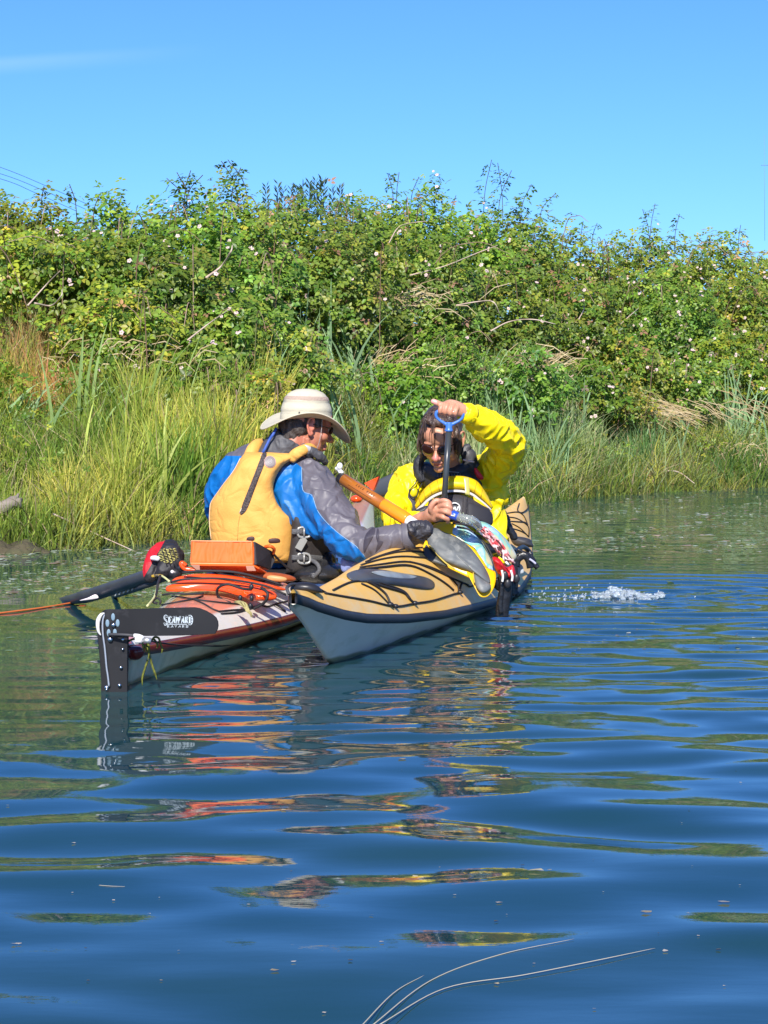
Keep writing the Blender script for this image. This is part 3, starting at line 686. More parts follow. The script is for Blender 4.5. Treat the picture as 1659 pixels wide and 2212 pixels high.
WH = [(.30, .36, .28), (.18, .25, .15), (.42, .43, .38), (.12, .19, .08), (.30, .22, .17), (.16, .23, .12), (.10, .15, .06)]
specks(4200, zone(-250, 560, 1185, 1290), .009, WH, 'pale scum and petals floating behind the paddle blade at left', 71)
specks(2600, zone(1090, 1850, 1058, 1195, .8), .010, WH, 'pale specks floating on the still water at the right shoreline', 72)
specks(900, zone(-100, 1700, 1180, 1420), .005, WH, 'tiny specks scattered round the kayaks', 73)
specks(90, zone(-100, 1760, 1600, 2230), .0028, [(.45, .38, .25), (.10, .09, .06), (.5, .45, .4)], 'few small bits drifting in the open foreground water', 74)
for (q, w, lab) in (([(775, 2222), (850, 2145), (917, 2106)], .0028, 'short pale straw crossing two longer ones in the foreground water'),
               ([(795, 2222), (930, 2118), (1080, 2062), (1240, 2028)], .003, 'long pale straw floating in the foreground, upper of the pair'),
               ([(815, 2216), (960, 2135), (1130, 2106), (1300, 2072), (1415, 2048)], .003, 'longest pale straw floating in the foreground, lower of the pair'),
               ([(214, 1912), (240, 1914), (270, 1915)], .0022, 'tiny pale straw floating alone at lower left'),
               ([(686, 2094), (740, 2066), (800, 2048)], .0018, 'thin brown stem floating in the foreground centre'),
               ([(140, 2192), (186, 2193)], .0016, 'tiny straw near the bottom left corner')):
    P = [on_z(x, y, .003) for x, y in q]; w *= .42
    tag(mesh('straw', tube(P, [w] + [w] * (len(P) - 2) + [w * .5], n=6, k=8, flat=((0, 0, 1), .5)), pmat('floating_straw', (.38, .35, .27), .6)), lab, 'straw', 'straws floating in the foreground')

# water boiling up where the pump empties
foam = pmat('white_water', (.72, .80, .86), .08, trans=.72, ior=1.30, bump=.5, bscale=30, bdist=.02)
def splash():
    g = random.Random(4); prims = []
    for i in range(85):
        a = g.gauss(0, .33); x = SPLASH.x + a * .22 + .02; h = .030 * math.exp(-((x - SPLASH.x + .01) / .09) ** 2) + .012
        y = SPLASH.y + g.gauss(0, .06); r = g.uniform(.005, .015)
        prims.append(ellipsoid((x, y, g.uniform(0, h)), (r * 1.6, r, r * g.uniform(.5, 1)), nu=10, nv=6))
    prims.append(ellipsoid((SPLASH.x - .03, SPLASH.y, .008), (.014, .014, .042), nu=10, nv=8))
    for i in range(30): prims.append(ellipsoid((SPLASH.x - .27 + g.gauss(0, .09), SPLASH.y + g.gauss(0, .05), g.uniform(-.002, .008)), (g.uniform(.004, .012), .006, g.uniform(.003, .009)), nu=8, nv=5))
    co, F, no = sculpt(prims, .0045, 1); co = wrinkle(co, no, .004, .012, seed=3)
    root = tag(mesh('water_splash', (co, F), foam), 'white bubbling water where the pumped water lands right of the kayak', 'splash')
    V, Fq = [], []
    for i in range(110):
        x = SPLASH.x - .12 + g.gauss(0, .15); y = SPLASH.y + g.gauss(0, .09); r = g.uniform(.002, .0045); v, f = ellipsoid((x, y, abs(g.gauss(0, .022)) + .004), (r, r, r * 1.3), nu=6, nv=4); n = len(V); V += v; Fq += [tuple(i + n for i in q) for q in f]
    o = mesh('droplets', (V, Fq), foam, root); o['kind'] = 'stuff'
splash()
# thin overhead cables far away, mast at the right
blk = pmat('cable_black', (.06, .06, .07), .6)
for i, (a, b, c) in enumerate((((-200, 295), (0, 361), (105, 404)), ((-200, 320), (0, 375), (95, 412)), ((-200, 335), (0, 386), (75, 416)))):
    tag(mesh('power_line', tube([at(a[0], a[1], 150), at(b[0], b[1], 156), at(c[0], c[1], 160), at(c[0] + 90, c[1] + 40, 164)], .02, n=5), blk), ('uppermost', 'middle', 'lowest')[i] + ' of three thin overhead cables at the upper left', 'cable', 'overhead cables at upper left')
mast = thing('mast', at(1652, 505, 400), 'thin pale mast rising into the sky at the right edge', 'mast')
gm = pmat('mast_grey', (.16, .24, .34), .6)
mesh('pole', tube([at(1652, 520, 400), at(1651, 292, 400)], .035, n=6, k=1), gm, mast)
mesh('crossarm', tube([at(1644, 357, 400), at(1660, 357, 400)], .06, n=5, k=1), gm, mast)
# ================================================================== kayaks
def blob(out, depth, bulge, thick=.006, rings=(1, .985, .95, .87, .74, .56, .36, .16), k=4, center=None, amp=0, seed=0, pw=2.0):
    """stuffed or moulded piece: outline in photo directions, its own depth, rounded front and flat back"""
    P = catmull([Vector((a, b, 0)) for a, b in out], k, True) if k > 1 else [Vector((a, b, 0)) for a, b in out]
    c = Vector((center[0], center[1], 0)) if center else sum(P, Vector()) / len(P); n = len(P); V, F = [], []
    for side in (0, 1):
        for r in rings:
            h = max(0, 1 - r ** pw) ** .5
            for p in P:
                q = c + (p - c) * r; d = depth(q.x, q.y); hh = h * (1 + amp * noise.noise(Vector((q.x / 14 + seed, q.y / 14, 0)))) if amp else h
                V.append(at(q.x, q.y, d - bulge * hh if side == 0 else d + thick))
        d = depth(c.x, c.y); V.append(at(c.x, c.y, d - bulge if side == 0 else d + thick))
    m = len(rings); st = m * n + 1
    for side in (0, 1):
        o = side * st
        for i in range(m - 1):
            for j in range(n):
                q = (o + i * n + j, o + i * n + (j + 1) % n, o + (i + 1) * n + (j + 1) % n, o + (i + 1) * n + j); F.append(q if side == 0 else q[::-1])
        for j in range(n):
            q = (o + (m - 1) * n + j, o + (m - 1) * n + (j + 1) % n, o + m * n); F.append(q if side == 0 else q[::-1])
    for j in range(n): F.append((j, st + j, st + (j + 1) % n, (j + 1) % n))
    return V, F
def strip(A, B, depth, bulge, nu=8, thick=.006, k=6):
    A = catmull([Vector((*p, 0)) for p in A], k); B = catmull([Vector((*p, 0)) for p in B], k); m = len(A); V, F = [], []
    for side in (0, 1):
        for i in range(m):
            for j in range(nu + 1):
                q = A[i].lerp(B[i], j / nu); h = math.sin(math.pi * j / nu) ** .6; e = min(1, 6 * min(i, m - 1 - i) / m) ** .5
                d = depth(q.x, q.y); V.append(at(q.x, q.y, d - bulge * h * e if side == 0 else d + thick))
    n = nu + 1
    for i in range(m - 1):
        for j in range(nu):
            a = i * n + j; F.append((a, a + n, a + n + 1, a + 1)); b = a + m * n; F.append((b, b + 1, b + n + 1, b + n))
    for i in range(m - 1):
        a = i * n; b = a + m * n; F.append((a, b, b + n, a + n)); a += nu; b += nu; F.append((a, a + n, b + n, b))
    for j in range(nu):
        b = j + m * n; F.append((j, j + 1, b + 1, b)); a = (m - 1) * n + j; b = a + m * n; F.append((a, b, b + 1, a + 1))
    return V, F
def tab(t, T): return float(np.interp(t, T[0], T[1]))
class Boat:
    def __init__(s, N, Fp, beam, sheer, ridge, keel, vee, roll=0, dp=2.0, band=.035):
        s.N, s.F = Vector((*N, 0)), Vector((*Fp, 0)); s.ax = (s.F - s.N).normalized(); s.rt = Vector((s.ax.y, -s.ax.x, 0)); s.L = (s.F - s.N).length
        s.beam, s.sheer, s.ridge, s.keel, s.vee, s.roll, s.dp, s.bh = beam, sheer, ridge, keel, vee, roll, dp, band
        s.T = np.concatenate([np.linspace(0, .06, 9)[:-1], np.linspace(.06, .94, 62), np.linspace(.94, 1, 9)[1:]])
    def pt(s, t, w, z):
        z2 = z + -w * s.roll; return s.N + s.ax * (t * s.L) + s.rt * w + Vector((0, 0, z2))
    def par(s, t): return [tab(t, x) for x in (s.beam, s.sheer, s.ridge, s.keel, s.vee)]
    def hull(s):
        rows = []
        for t in s.T:
            b, zs, zr, kz, e = s.par(t); top = zs - s.bh; r = []
            for q in np.linspace(0, 1, 12): r.append((b * q ** e * (1 - .06 * math.sin(math.pi * q)), kz + (top - kz) * q))
            rows.append([(-w, z) for w, z in r[::-1]] + r[1:])
        return s.loft(rows)
    def bandm(s, side, out=.004):
        rows = []
        for t in s.T:
            b, zs, zr, kz, e = s.par(t); w = b + out
            rows.append([(side * a, z) for a, z in ((b - .004, zs - s.bh - .001), (w, zs - s.bh + .003), (w + .001, zs - s.bh / 2), (w, zs - .003), (b - .004, zs + .001))])
        return s.loft(rows)
    def deck(s, skip=None):
        rows = []
        for t in s.T:
            b, zs, zr, kz, e = s.par(t); rows.append([(u * b, zs + (zr - zs) * (1 - abs(u) ** s.dp)) for u in np.linspace(-1, 1, 25)])
        return s.loft(rows, skip)
    def loft(s, rows, skip=None):
        V, F = [], []; n = len(rows[0])
        for t, r in zip(s.T, rows): V += [s.pt(t, w, z) for w, z in r]
        for i in range(len(rows) - 1):
            for j in range(n - 1):
                if skip and skip((s.T[i] + s.T[i + 1]) / 2, (j + .5) / (n - 1) * 2 - 1): continue
                a = i * n + j; F.append((a, a + 1, a + n + 1, a + n))
        F.append(tuple(range(n))); F.append(tuple((len(rows) - 1) * n + j for j in range(n))[::-1])
        return V, F
    def build(s, root, hullm, bandmm, deckm, cockpit, attrs=None):
        ct, cr, cw = cockpit
        sk = lambda t, u: ((t - ct) / cr) ** 2 + (u / cw) ** 2 < 1
        s.hullv = s.hull(); mesh('hull', s.hullv, hullm, root, attrs={'scum': [(.016 + .006 * math.sin(v[1] * 9) + .004 * math.sin(v[1] * 31) - v[2]) * .25 for v in s.hullv[0]]})
        for sd in (-1, 1): mesh('seam_band', s.bandm(sd), bandmm, root)
        dv = s.deck(sk); A = attrs(s) if attrs else None; mesh('deck', dv, deckm, root, attrs=A)
        s.bvh = BVHTree.FromPolygons([tuple(v) for v in dv[0]], [f for f in dv[1][:-2]])
        both = join(s.deck(), s.hullv); s.bvh2 = BVHTree.FromPolygons(both[0], both[1])
        # coaming
        ring = []
        for i in range(28):
            a = 2 * math.pi * i / 28; t = ct + cr * math.cos(a); u = cw * math.sin(a); b, zs, zr, kz, e = s.par(t)
            ring.append(s.pt(t, u * b * 1.02, zs + (zr - zs) * (1 - abs(u) ** s.dp) + .022))
        mesh('cockpit_rim', tube(ring, .011, n=8, k=2, closed=True), black_pl, root)
def hit(px, py, *trees):
    o = Vector((0, 0, CAM_H)); r = ray(px, py).normalized(); best = None
    for b in trees:
        h = b.ray_cast(o, r)
        if h[0] is not None and (best is None or h[3] < best[3]): best = h
    return best
def cord(pts, trees, r, lift=None, k=5):
    P = catmull([Vector((a, b, 0)) for a, b in pts], k) if len(pts) > 2 else [Vector((*pts[0], 0)).lerp(Vector((*pts[1], 0)), i / 8) for i in range(9)]
    out = []; last = None
    for p in P:
        h = hit(p.x, p.y, *trees)
        if h: n = h[1] if h[1].dot(ray(p.x, p.y)) < 0 else -h[1]; q = h[0] + n * (r * .8 if lift is None else lift); last = q.y
        elif last is not None: q = at(p.x, p.y, last)
        else: continue
        out.append(q)
    for _ in range(2): out = [out[0]] + [(out[i - 1] + out[i] * 2 + out[i + 1]) / 4 for i in range(1, len(out) - 1)] + [out[-1]]
    return tube(out, r * .8, n=7, k=1)

black_pl = pmat('black_plastic', (.018, .018, .022), .38, bump=.15, bscale=90, bdist=.002)
cord_m = pmat('black_cord', (.02, .018, .02), .7, bump=.4, bscale=220, bdist=.002)
rubber = pmat('black_rubber', (.03, .03, .035), .6, col2=(.055, .055, .06), vscale=12)
steel = pmat('steel', (.62, .62, .63), .25, metal=1)
dull_steel = pmat('dull_steel', (.55, .55, .56), .45, metal=.8)
orange_cloth = pmat('orange_nylon', (.70, .10, .008), .6, col2=(.76, .115, .009), vscale=6, bump=.25, bscale=16, bdist=.01, stretch=(2.2, 1, .5), weave=True)
black_cloth = pmat('black_nylon', (.022, .019, .021), .75, col2=(.035, .03, .032), vscale=8, bump=.3, bscale=30, weave=True)
orange_gloss = pmat('orange_plastic', (.80, .085, .008), .18, col2=(.70, .065, .008), vscale=5, coat=.6)
white_pl = pmat('white_plastic', (.68, .68, .66), .35)
# yellow kayak --------------------------------------------------------
Y = Boat((-.306, 6.68), (.807, 11.5),
         ([0, .015, .05, .1, .2, .3, .4, .5, .6, .7, .8, .9, .95, .985, 1], [.010, .035, .062, .105, .172, .225, .265, .298, .300, .270, .205, .118, .072, .040, .018]),
         ([0, .03, .08, .12, .2, .3, .4, .5, .6, .7, .8, .9, 1], [.305, .262, .205, .172, .128, .09, .068, .05, .045, .07, .12, .20, .32]),
         ([0, .03, .08, .15, .2, .3, .4, .5, .6, .7, .8, .9, 1], [.318, .298, .288, .300, .318, .335, .325, .30, .285, .28, .30, .325, .365]),
         ([0, .097, .16, .25, .5, .75, .9, .97, 1], [.265, -.005, -.06, -.09, -.11, -.09, -.02, .10, .27]),
         ([0, .1, .25, .5, .75, .9, 1], [1.0, .85, .6, .42, .55, .8, 1.0]), roll=0, dp=1.9, band=.036)
yk_hull = pmat('yellow_kayak_hull', (.78, .74, .66), .35, col2=(.70, .67, .58), vscale=2.0, coat=.3, dirt=((.52, .50, .36), .7), mask=[('scum', (.30, .30, .17))], bump=.03, bscale=6, stretch=(1, 1, 1.6))
yk_deck = pmat('yellow_kayak_deck', (.80, .46, .10), .42, col2=(.74, .43, .10), vscale=3, coat=0, dirt=((.62, .50, .28), .6), bump=.05, bscale=25)
yk_band = pmat('black_seam_tape', (.022, .022, .026), .45, dirt=((.07, .07, .08), .3), vscale=10)
ykr = thing('kayak', (Y.N + Y.ax * 2.4)[:], 'yellow decked sea kayak with pale hull and black seam, bow pointing at the viewer', 'kayak')
Y.build(ykr, yk_hull, yk_band, yk_deck, (.50, .085, .72))
T2 = (Y.bvh2,)
# oval hatch
def patch_on(out, trees, hgt, lift, root, name, m, k=4, rings=(1, .96, .88, .7, .45, .2)):
    P = catmull([Vector((a, b, 0)) for a, b in out], k, True); c = sum(P, Vector()) / len(P); n = len(P); V, F = [], []
    for r in rings:
        for p in P:
            q = c + (p - c) * r; h = hit(q.x, q.y, *trees); nn = (h[1] if h[1].dot(ray(q.x, q.y)) < 0 else -h[1]) if h else None; V.append(h[0] + nn * (lift + hgt * (1 - r ** 3)) if h else at(q.x, q.y, 8))
    h = hit(c.x, c.y, *trees); V.append(h[0] + (h[1] if h[1].dot(ray(c.x, c.y)) < 0 else -h[1]) * (lift + hgt)); m_ = len(rings)
    base = [v + (v - Vector((0, 0, CAM_H))).normalized() * .008 for v in V[:n]]; nb = len(V); V += base
    for i in range(m_ - 1):
        for j in range(n): F.append((i * n + j, i * n + (j + 1) % n, (i + 1) * n + (j + 1) % n, (i + 1) * n + j))
    for j in range(n): F.append(((m_ - 1) * n + j, (m_ - 1) * n + (j + 1) % n, m_ * n)); F.append((nb + j, nb + (j + 1) % n, (j + 1) % n, j))
    return mesh(name, (V, F), m, root)
hatch = patch_on([(748, 1243), (775, 1232), (815, 1231), (865, 1239), (915, 1247), (936, 1259), (933, 1272), (908, 1273), (860, 1266), (800, 1259), (762, 1256)], T2, .012, .004, ykr, 'hatch_cover', pmat('hatch_rubber', (.035, .038, .045), .42, col2=(.075, .08, .085), vscale=5))
patch_on([(797, 1243), (820, 1239), (860, 1243), (893, 1250), (878, 1255), (830, 1252)], T2, .004, .016, hatch, 'hatch_lid', pmat('hatch_lid', (.30, .33, .33), .35, col2=(.20, .22, .23), vscale=9))
for pts, r in (([(700, 1282), (740, 1289), (800, 1299), (851, 1311), (893, 1304), (934, 1298), (978, 1284), (991, 1281)], .0045),
               ([(991, 1281), (996, 1262), (1005, 1262), (1014, 1268), (1030, 1262)], .0045),
               ([(718, 1276), (757, 1258), (790, 1256)], .0045), ([(790, 1257), (812, 1268), (832, 1285), (841, 1304), (851, 1311)], .006), ([(780, 1262), (806, 1274), (826, 1292), (840, 1307)], .0045),
               ([(796, 1258), (830, 1269), (869, 1280), (880, 1292), (893, 1304)], .006), ([(800, 1254), (840, 1266), (872, 1278), (886, 1296)], .0045),
               ([(778, 1227), (830, 1219), (882, 1214), (934, 1231), (976, 1250), (1010, 1264)], .0045), ([(776, 1232), (830, 1226), (884, 1222), (932, 1243), (962, 1262), (978, 1276)], .0055),
               ([(780, 1222), (820, 1210), (866, 1203), (920, 1206)], .0045), ([(790, 1215), (830, 1200), (875, 1192), (920, 1194)], .0045), ([(800, 1209), (850, 1192), (890, 1185), (920, 1184)], .004),
               ([(884, 1214), (925, 1224), (960, 1240), (985, 1262), (990, 1280)], .004)):
    mesh('deck_line', cord(pts, T2, r), cord_m, ykr)
for pts, r in (([(1121, 1089), (1117, 1102), (1122, 1108), (1130, 1107), (1139, 1099), (1141, 1090)], .0045), ([(1094, 1110), (1111, 1107), (1122, 1108), (1132, 1117), (1139, 1134)], .004),
               ([(1098, 1118), (1114, 1120), (1129, 1128), (1139, 1136), (1142, 1146), (1141, 1160)], .004), ([(1103, 1127), (1122, 1128), (1134, 1129), (1139, 1136)], .004),
               ([(1105, 1132), (1122, 1141), (1135, 1154), (1141, 1160)], .004), ([(1104, 1142), (1122, 1147), (1134, 1153)], .004)):
    mesh('deck_line', cord(pts, T2, r), cord_m, ykr)
for (x, y) in ((851, 1311), (893, 1304), (991, 1281), (840, 1307)):
    h = hit(x, y, *T2)
    if h: mesh('deck_fitting', ellipsoid(h[0] + h[1] * .006, (.014, .010, .009), nu=10, nv=7), black_pl, ykr)
# bow grab handle and end cap
d0 = 6.86
mesh('grab_handle', blob([(629, 1266), (645, 1258), (672, 1259), (690, 1268), (694, 1280), (660, 1281), (630, 1278)], lambda x, y: d0 - .02, .03, .03), black_pl, ykr)
mesh('handle_cord', tube([at(624, 1284, 6.74), at(620, 1270, 6.76), at(628, 1263, 6.8), at(640, 1262, 6.84)], .006, n=8), rubber, ykr)
mesh('handle_cord', tube([at(690, 1272, 6.9), at(705, 1280, 7.0), at(716, 1277, 7.1)], .004, n=7), cord_m, ykr)
# aft deck strap with dark pad lying across
mesh('deck_pad', blob([(1103, 1162), (1120, 1159), (1144, 1164), (1149, 1172), (1152, 1181), (1135, 1182), (1112, 1178)], lambda x, y: 10.0, .05, .05), rubber, ykr)

# red kayak ----------------------------------------------------------
Rb = Boat((-.868, 6.62), (-.075, 11.4),
          ([0, .012, .04, .08, .14, .2, .27, .34, .45, .6, .7, .8, .9, .97, 1], [.016, .028, .048, .080, .130, .180, .235, .275, .298, .29, .26, .19, .10, .04, .01]),
          ([0, .05, .12, .2, .3, .5, .65, .8, .9, 1], [.138, .128, .118, .110, .106, .115, .15, .22, .28, .34]),
          ([0, .04, .1, .2, .3, .5, .65, .8, .9, 1], [.150, .160, .165, .185, .195, .215, .26, .33, .35, .37]),
          ([0, .03, .1, .25, .5, .75, .9, .97, 1], [-.045, -.055, -.075, -.10, -.11, -.09, -.02, .10, .28]),
          ([0, .1, .25, .5, .75, .9, 1], [.55, .75, .75, .45, .55, .8, 1.0]), roll=.10, dp=2.6, band=.042)
rk_hull = pmat('red_kayak_hull', (.80, .72, .46), .35, col2=(.72, .65, .42), vscale=3, coat=.2, dirt=((.42, .40, .2), .5), mask=[('scum', (.28, .27, .12))], stretch=(1, 1, .5))
rk_band = pmat('dark_red_seam', (.17, .018, .014), .28, col2=(.11, .012, .012), vscale=6, coat=.5)
rk_deck = pmat('red_kayak_deck', (.68, .64, .57), .25, coat=.4, mask=[('salmon', (.62, .24, .16))], dirt=((.50, .42, .33), .35), vscale=5)
rkr = thing('kayak', (Rb.N + Rb.ax * 2.4)[:], 'white and salmon sea kayak with dark red seam and black rudder, stern towards viewer', 'kayak')
def salmon(s):
    A = []
    for t in s.T:
        for u in np.linspace(-1, 1, 25): A.append((.62 - abs(u) + min(0, (t - .055) * 8)) * .03)
    return {'salmon': A}
Rb.build(rkr, rk_hull, rk_band, rk_deck, (.43, .085, .68), salmon)
TR = (Rb.bvh2,)
for pts, r in (([(344, 1287), (380, 1290), (417, 1296), (472, 1303), (534, 1308)], .0045), ([(344, 1310), (380, 1303), (417, 1296), (438, 1289)], .0045), ([(417, 1296), (440, 1306), (458, 1317), (474, 1323)], .0045),
               ([(474, 1322), (505, 1319), (536, 1317), (560, 1308)], .0045), ([(477, 1327), (512, 1324), (548, 1312)], .0045), ([(593, 1306), (608, 1316), (622, 1330)], .0055), ([(560, 1306), (575, 1312), (600, 1304), (620, 1300)], .004)):
    mesh('deck_line', cord(pts, TR, r), cord_m, rkr)
mesh('deck_line', tube([at(346, 1244, 7.7), at(341, 1262, 7.6), at(338, 1282, 7.55), at(333, 1292, 7.5), at(331, 1300, 7.45), at(340, 1304, 7.45)], .005), cord_m, rkr)
mesh('deck_line', tube([at(333, 1296, 7.45), at(340, 1292, 7.43), at(347, 1298, 7.42), at(345, 1306, 7.42)], .004), cord_m, rkr)
# stern cap
mesh('stern_cap', blob([(268, 1402), (276, 1397), (300, 1396), (312, 1404), (308, 1418), (294, 1426), (272, 1420)], lambda x, y: 6.63, .025, .04), rk_band, rkr)
# rudder: part with sub-parts
rud_m = pmat('rudder_black', (.010, .010, .012), .5, col2=(.016, .016, .018), vscale=4, spec=.3, dirt=((.04, .04, .045), .25))
C11 = lambda x, y, d: at(189.8 + x * .17975, 1301.3 + y * .17975, d)
rudder = mesh('rudder', poly_plate([C11(x, y, 6.50) for x, y in [(p.x, p.y) for p in catmull([Vector(q + (0,)) for q in
    ((130, 190), (165, 120), (215, 90), (330, 92), (420, 150), (480, 300), (485, 700), (470, 1040), (470, 1500), (165, 1500), (160, 980), (130, 560), (104, 280))], 3, True)]], (0, .016, 0), .002), rud_m, rkr, smooth=False)
mesh('rudder_blade', poly_plate([C11(x, y, 6.46) for x, y in [(200, 100), (225, 88), (700, 76), (1150, 62), (1280, 60), (1350, 72), (1430, 105), (1500, 145), (1545, 185), (1565, 230), (1570, 280), (1560, 330), (1530, 378), (1300, 392), (1100, 400), (700, 405), (300, 385), (230, 330), (200, 240)]], (0, .009, 0), .002), rud_m, rudder, smooth=False)
mesh('side_plate', poly_plate([C11(x, y, 6.475) for x, y in ((215, 110), (300, 96), (380, 130), (440, 260), (478, 450), (476, 700), (474, 1000), (470, 1490), (265, 1490), (245, 1010), (230, 830), (212, 560), (196, 300), (195, 180))], (0, .010, 0), .002), rud_m, rudder, smooth=False)
mesh('cable_guide', tube([C11(x, y, 6.468) for x, y in ((320, 98), (255, 102), (205, 150), (180, 230), (182, 380), (205, 560), (225, 780), (240, 880), (255, 1010))], .0035, n=6), dull_steel, rudder)
mesh('pulley', tube([C11(x, y, 6.492) for x, y in ((200, 128), (160, 150), (128, 210), (120, 280), (130, 350), (155, 395))], [.002, .006, .008, .007, .005, .002], n=8), pmat('pulley_white', (.62, .62, .6), .4), rudder)
for (x, y, r) in ((268, 445, .011), (308, 272, .009), (420, 445, .007), (420, 560, .006), (398, 782, .007), (380, 995, .008), (225, 1022, .009), (225, 1045, .006)):
    p = C11(x, y, 6.452 if y < 400 else 6.468); mesh('bolt', ellipsoid(p, (r * .8, .006, r * .8), nu=12, nv=8), steel, rudder)
hole = pmat('rudder_hole', (.16, .24, .30), .5)
for (x, y) in ((303, 175), (235, 250), (358, 248), (250, 365), (325, 362)):
    mesh('hole_mark', ellipsoid(C11(x, y, 6.4592), (.0065, .0012, .0125), nu=12, nv=6), hole, rudder)
mesh('steering_arm', tube([C11(250, 385, 6.455), C11(420, 388, 6.44), C11(560, 400, 6.44), C11(650, 415, 6.46)], .005, n=8), rubber, rudder)
white_pl = pmat('white_plastic', (.68, .68, .66), .35)
mesh('clevis', tube([C11(565, 400, 6.44), C11(610, 405, 6.44), C11(650, 420, 6.44)], .007, n=8, round_ends=True), white_pl, rudder)
mesh('clevis', tube([C11(570, 455, 6.44), C11(650, 452, 6.44)], .011, n=8, k=1), white_pl, rudder)
mesh('clevis', tube([C11(670, 452, 6.45), C11(760, 462, 6.45)], .010, n=8, k=1), dull_steel, rudder)
mesh('rudder_cable', tube([C11(760, 465, 6.46), C11(900, 490, 6.6), C11(1150, 515, 6.85), C11(1400, 520, 7.15), C11(1659, 518, 7.45), at(560, 1378, 7.85), at(610, 1350, 8.1)], .0028, n=6), cord_m, rudder)
# lettering on the rudder blade
letters = {
 'S': [[(.82, .80), (.78, .93), (.5, 1.0), (.22, .9), (.16, .74), (.32, .58), (.66, .44), (.82, .27), (.76, .09), (.48, 0), (.2, .05), (.12, .2)], [(.82, .78), (.84, .97)], [(.12, .22), (.10, .02)]],
 'E': [[(.28, 0), (.28, 1)], [(.05, 1), (.86, 1), (.88, .82)], [(.28, .52), (.68, .52)], [(.05, 0), (.88, 0), (.92, .2)], [(.68, .62), (.68, .42)]],
 'A': [[(.1, 0), (.5, 1)], [(.5, 1), (.88, 0)], [(.24, .36), (.74, .36)], [(-.04, 0), (.26, 0)], [(.68, 0), (1.04, 0)]],
 'W': [[(.08, 1), (.3, 0)], [(.3, 0), (.5, .86)], [(.5, .86), (.7, 0)], [(.7, 0), (.94, 1)], [(-.06, 1), (.24, 1)], [(.8, 1), (1.08, 1)]],
 'R': [[(.24, 0), (.24, 1)], [(.02, 1), (.55, 1), (.78, .88), (.8, .68), (.6, .52), (.24, .5)], [(.48, .5), (.92, 0)], [(.02, 0), (.42, 0)], [(.84, 0), (1.0, 0)]],
 'D': [[(.22, 0), (.22, 1)], [(.0, 1), (.5, 1), (.8, .82), (.9, .5), (.8, .18), (.5, 0), (.0, 0)]],
 'K': [[(.22, 0), (.22, 1)], [(.8, 1), (.22, .45)], [(.4, .6), (.85, 0)]], 'Y': [[(.5, 0), (.5, .5)], [(.5, .5), (.1, 1)], [(.5, .5), (.9, 1)]]}
def write(word, x, y, cw, ch, d, w, gap=.16, first=None, last=None, proj=C11):
    V, F = [], []
    for i, c in enumerate(word):
        wd, hh, yb = cw, ch, y
        if c == 'W': wd = cw * 1.35
        if (first and i == 0) or (last and i == len(word) - 1): wd, hh = cw * 1.15, ch * (first if i == 0 else last); yb = y + (ch * .22 if i == 0 else ch * .12)
        for j, st in enumerate(letters[c]):
            ww = w * (1.7 if (c == 'S' and j == 0) or (c in 'EDRK' and j == 0) or (c == 'A' and j == 1) or (c == 'W' and j in (0, 2)) or (c == 'D' and j == 1) else .9)
            for a, b in zip(st[:-1], st[1:]):
                A = proj(x + a[0] * wd, yb - a[1] * hh, d); B = proj(x + b[0] * wd, yb - b[1] * hh, d); t = (B - A); L = t.length
                if L < 1e-6: continue
                t /= L; nrm = Vector((-t.z, 0, t.x)) * ww; e = t * ww * .3; n = len(V)
                V += [A - e - nrm, B + e - nrm, B + e + nrm, A - e + nrm]; V += [v + Vector((0, .0012, 0)) for v in V[-4:]]
                F += [(n, n + 1, n + 2, n + 3), (n + 4, n + 7, n + 6, n + 5), (n, n + 4, n + 5, n + 1), (n + 1, n + 5, n + 6, n + 2), (n + 2, n + 6, n + 7, n + 3), (n + 3, n + 7, n + 4, n)]
        x += wd * (1 + gap)
    return V, F
ink = pmat('pale_lettering', (.42, .47, .50), .5)
a = write('SEAWARD', 912, 252, 40, 82, 6.4585, .0016, first=1.38, last=1.22)
b = write('KAYAKS', 952, 299, 30, 22, 6.4585, .0009, gap=.5)
ul = poly_plate([C11(950, 262, 6.4585), C11(1192, 262, 6.4585), C11(1192, 268, 6.4585), C11(950, 268, 6.4585)], (0, .0012, 0))
mesh('lettering', join(a, b, ul), ink, rudder, smooth=False)
# weed caught on the fittings
weed_m = leafmat('pond_weed', .25, .4)
def weed(paths, root_label, r=.004, flat=.4):
    vs = []
    for p, d in paths: vs.append(tube([C11(x, y, d) for x, y in p], [r] * (len(p) - 1) + [r * .3], n=5, k=5, flat=((0, 1, 0), flat)))
    vf = join(*vs); o = mesh('water_weed', vf, weed_m, attrs={'col': np.tile([.16, .17, .03], (len(vf[0]), 1)) * rng.uniform(.6, 1.5, (len(vf[0]), 1))}); tag(o, root_label, 'weed')
weed([([(690, 500), (720, 560), (745, 660), (780, 780), (810, 860), (830, 930)], 6.52), ([(660, 500), (690, 540), (700, 600)], 6.5), ([(700, 470), (730, 520), (735, 600), (722, 690)], 6.5), ([(650, 480), (665, 530), (668, 590)], 6.49),
      ([(780, 430), (815, 470), (840, 520), (820, 550)], 6.52), ([(770, 460), (800, 420), (850, 430), (870, 500), (895, 560), (885, 610)], 6.53), ([(480, 470), (560, 440), (600, 480), (640, 500)], 6.51), ([(720, 690), (690, 780), (655, 900), (655, 1000)], 6.53)], 'olive water weed snagged on the rudder linkage and hanging to the water')
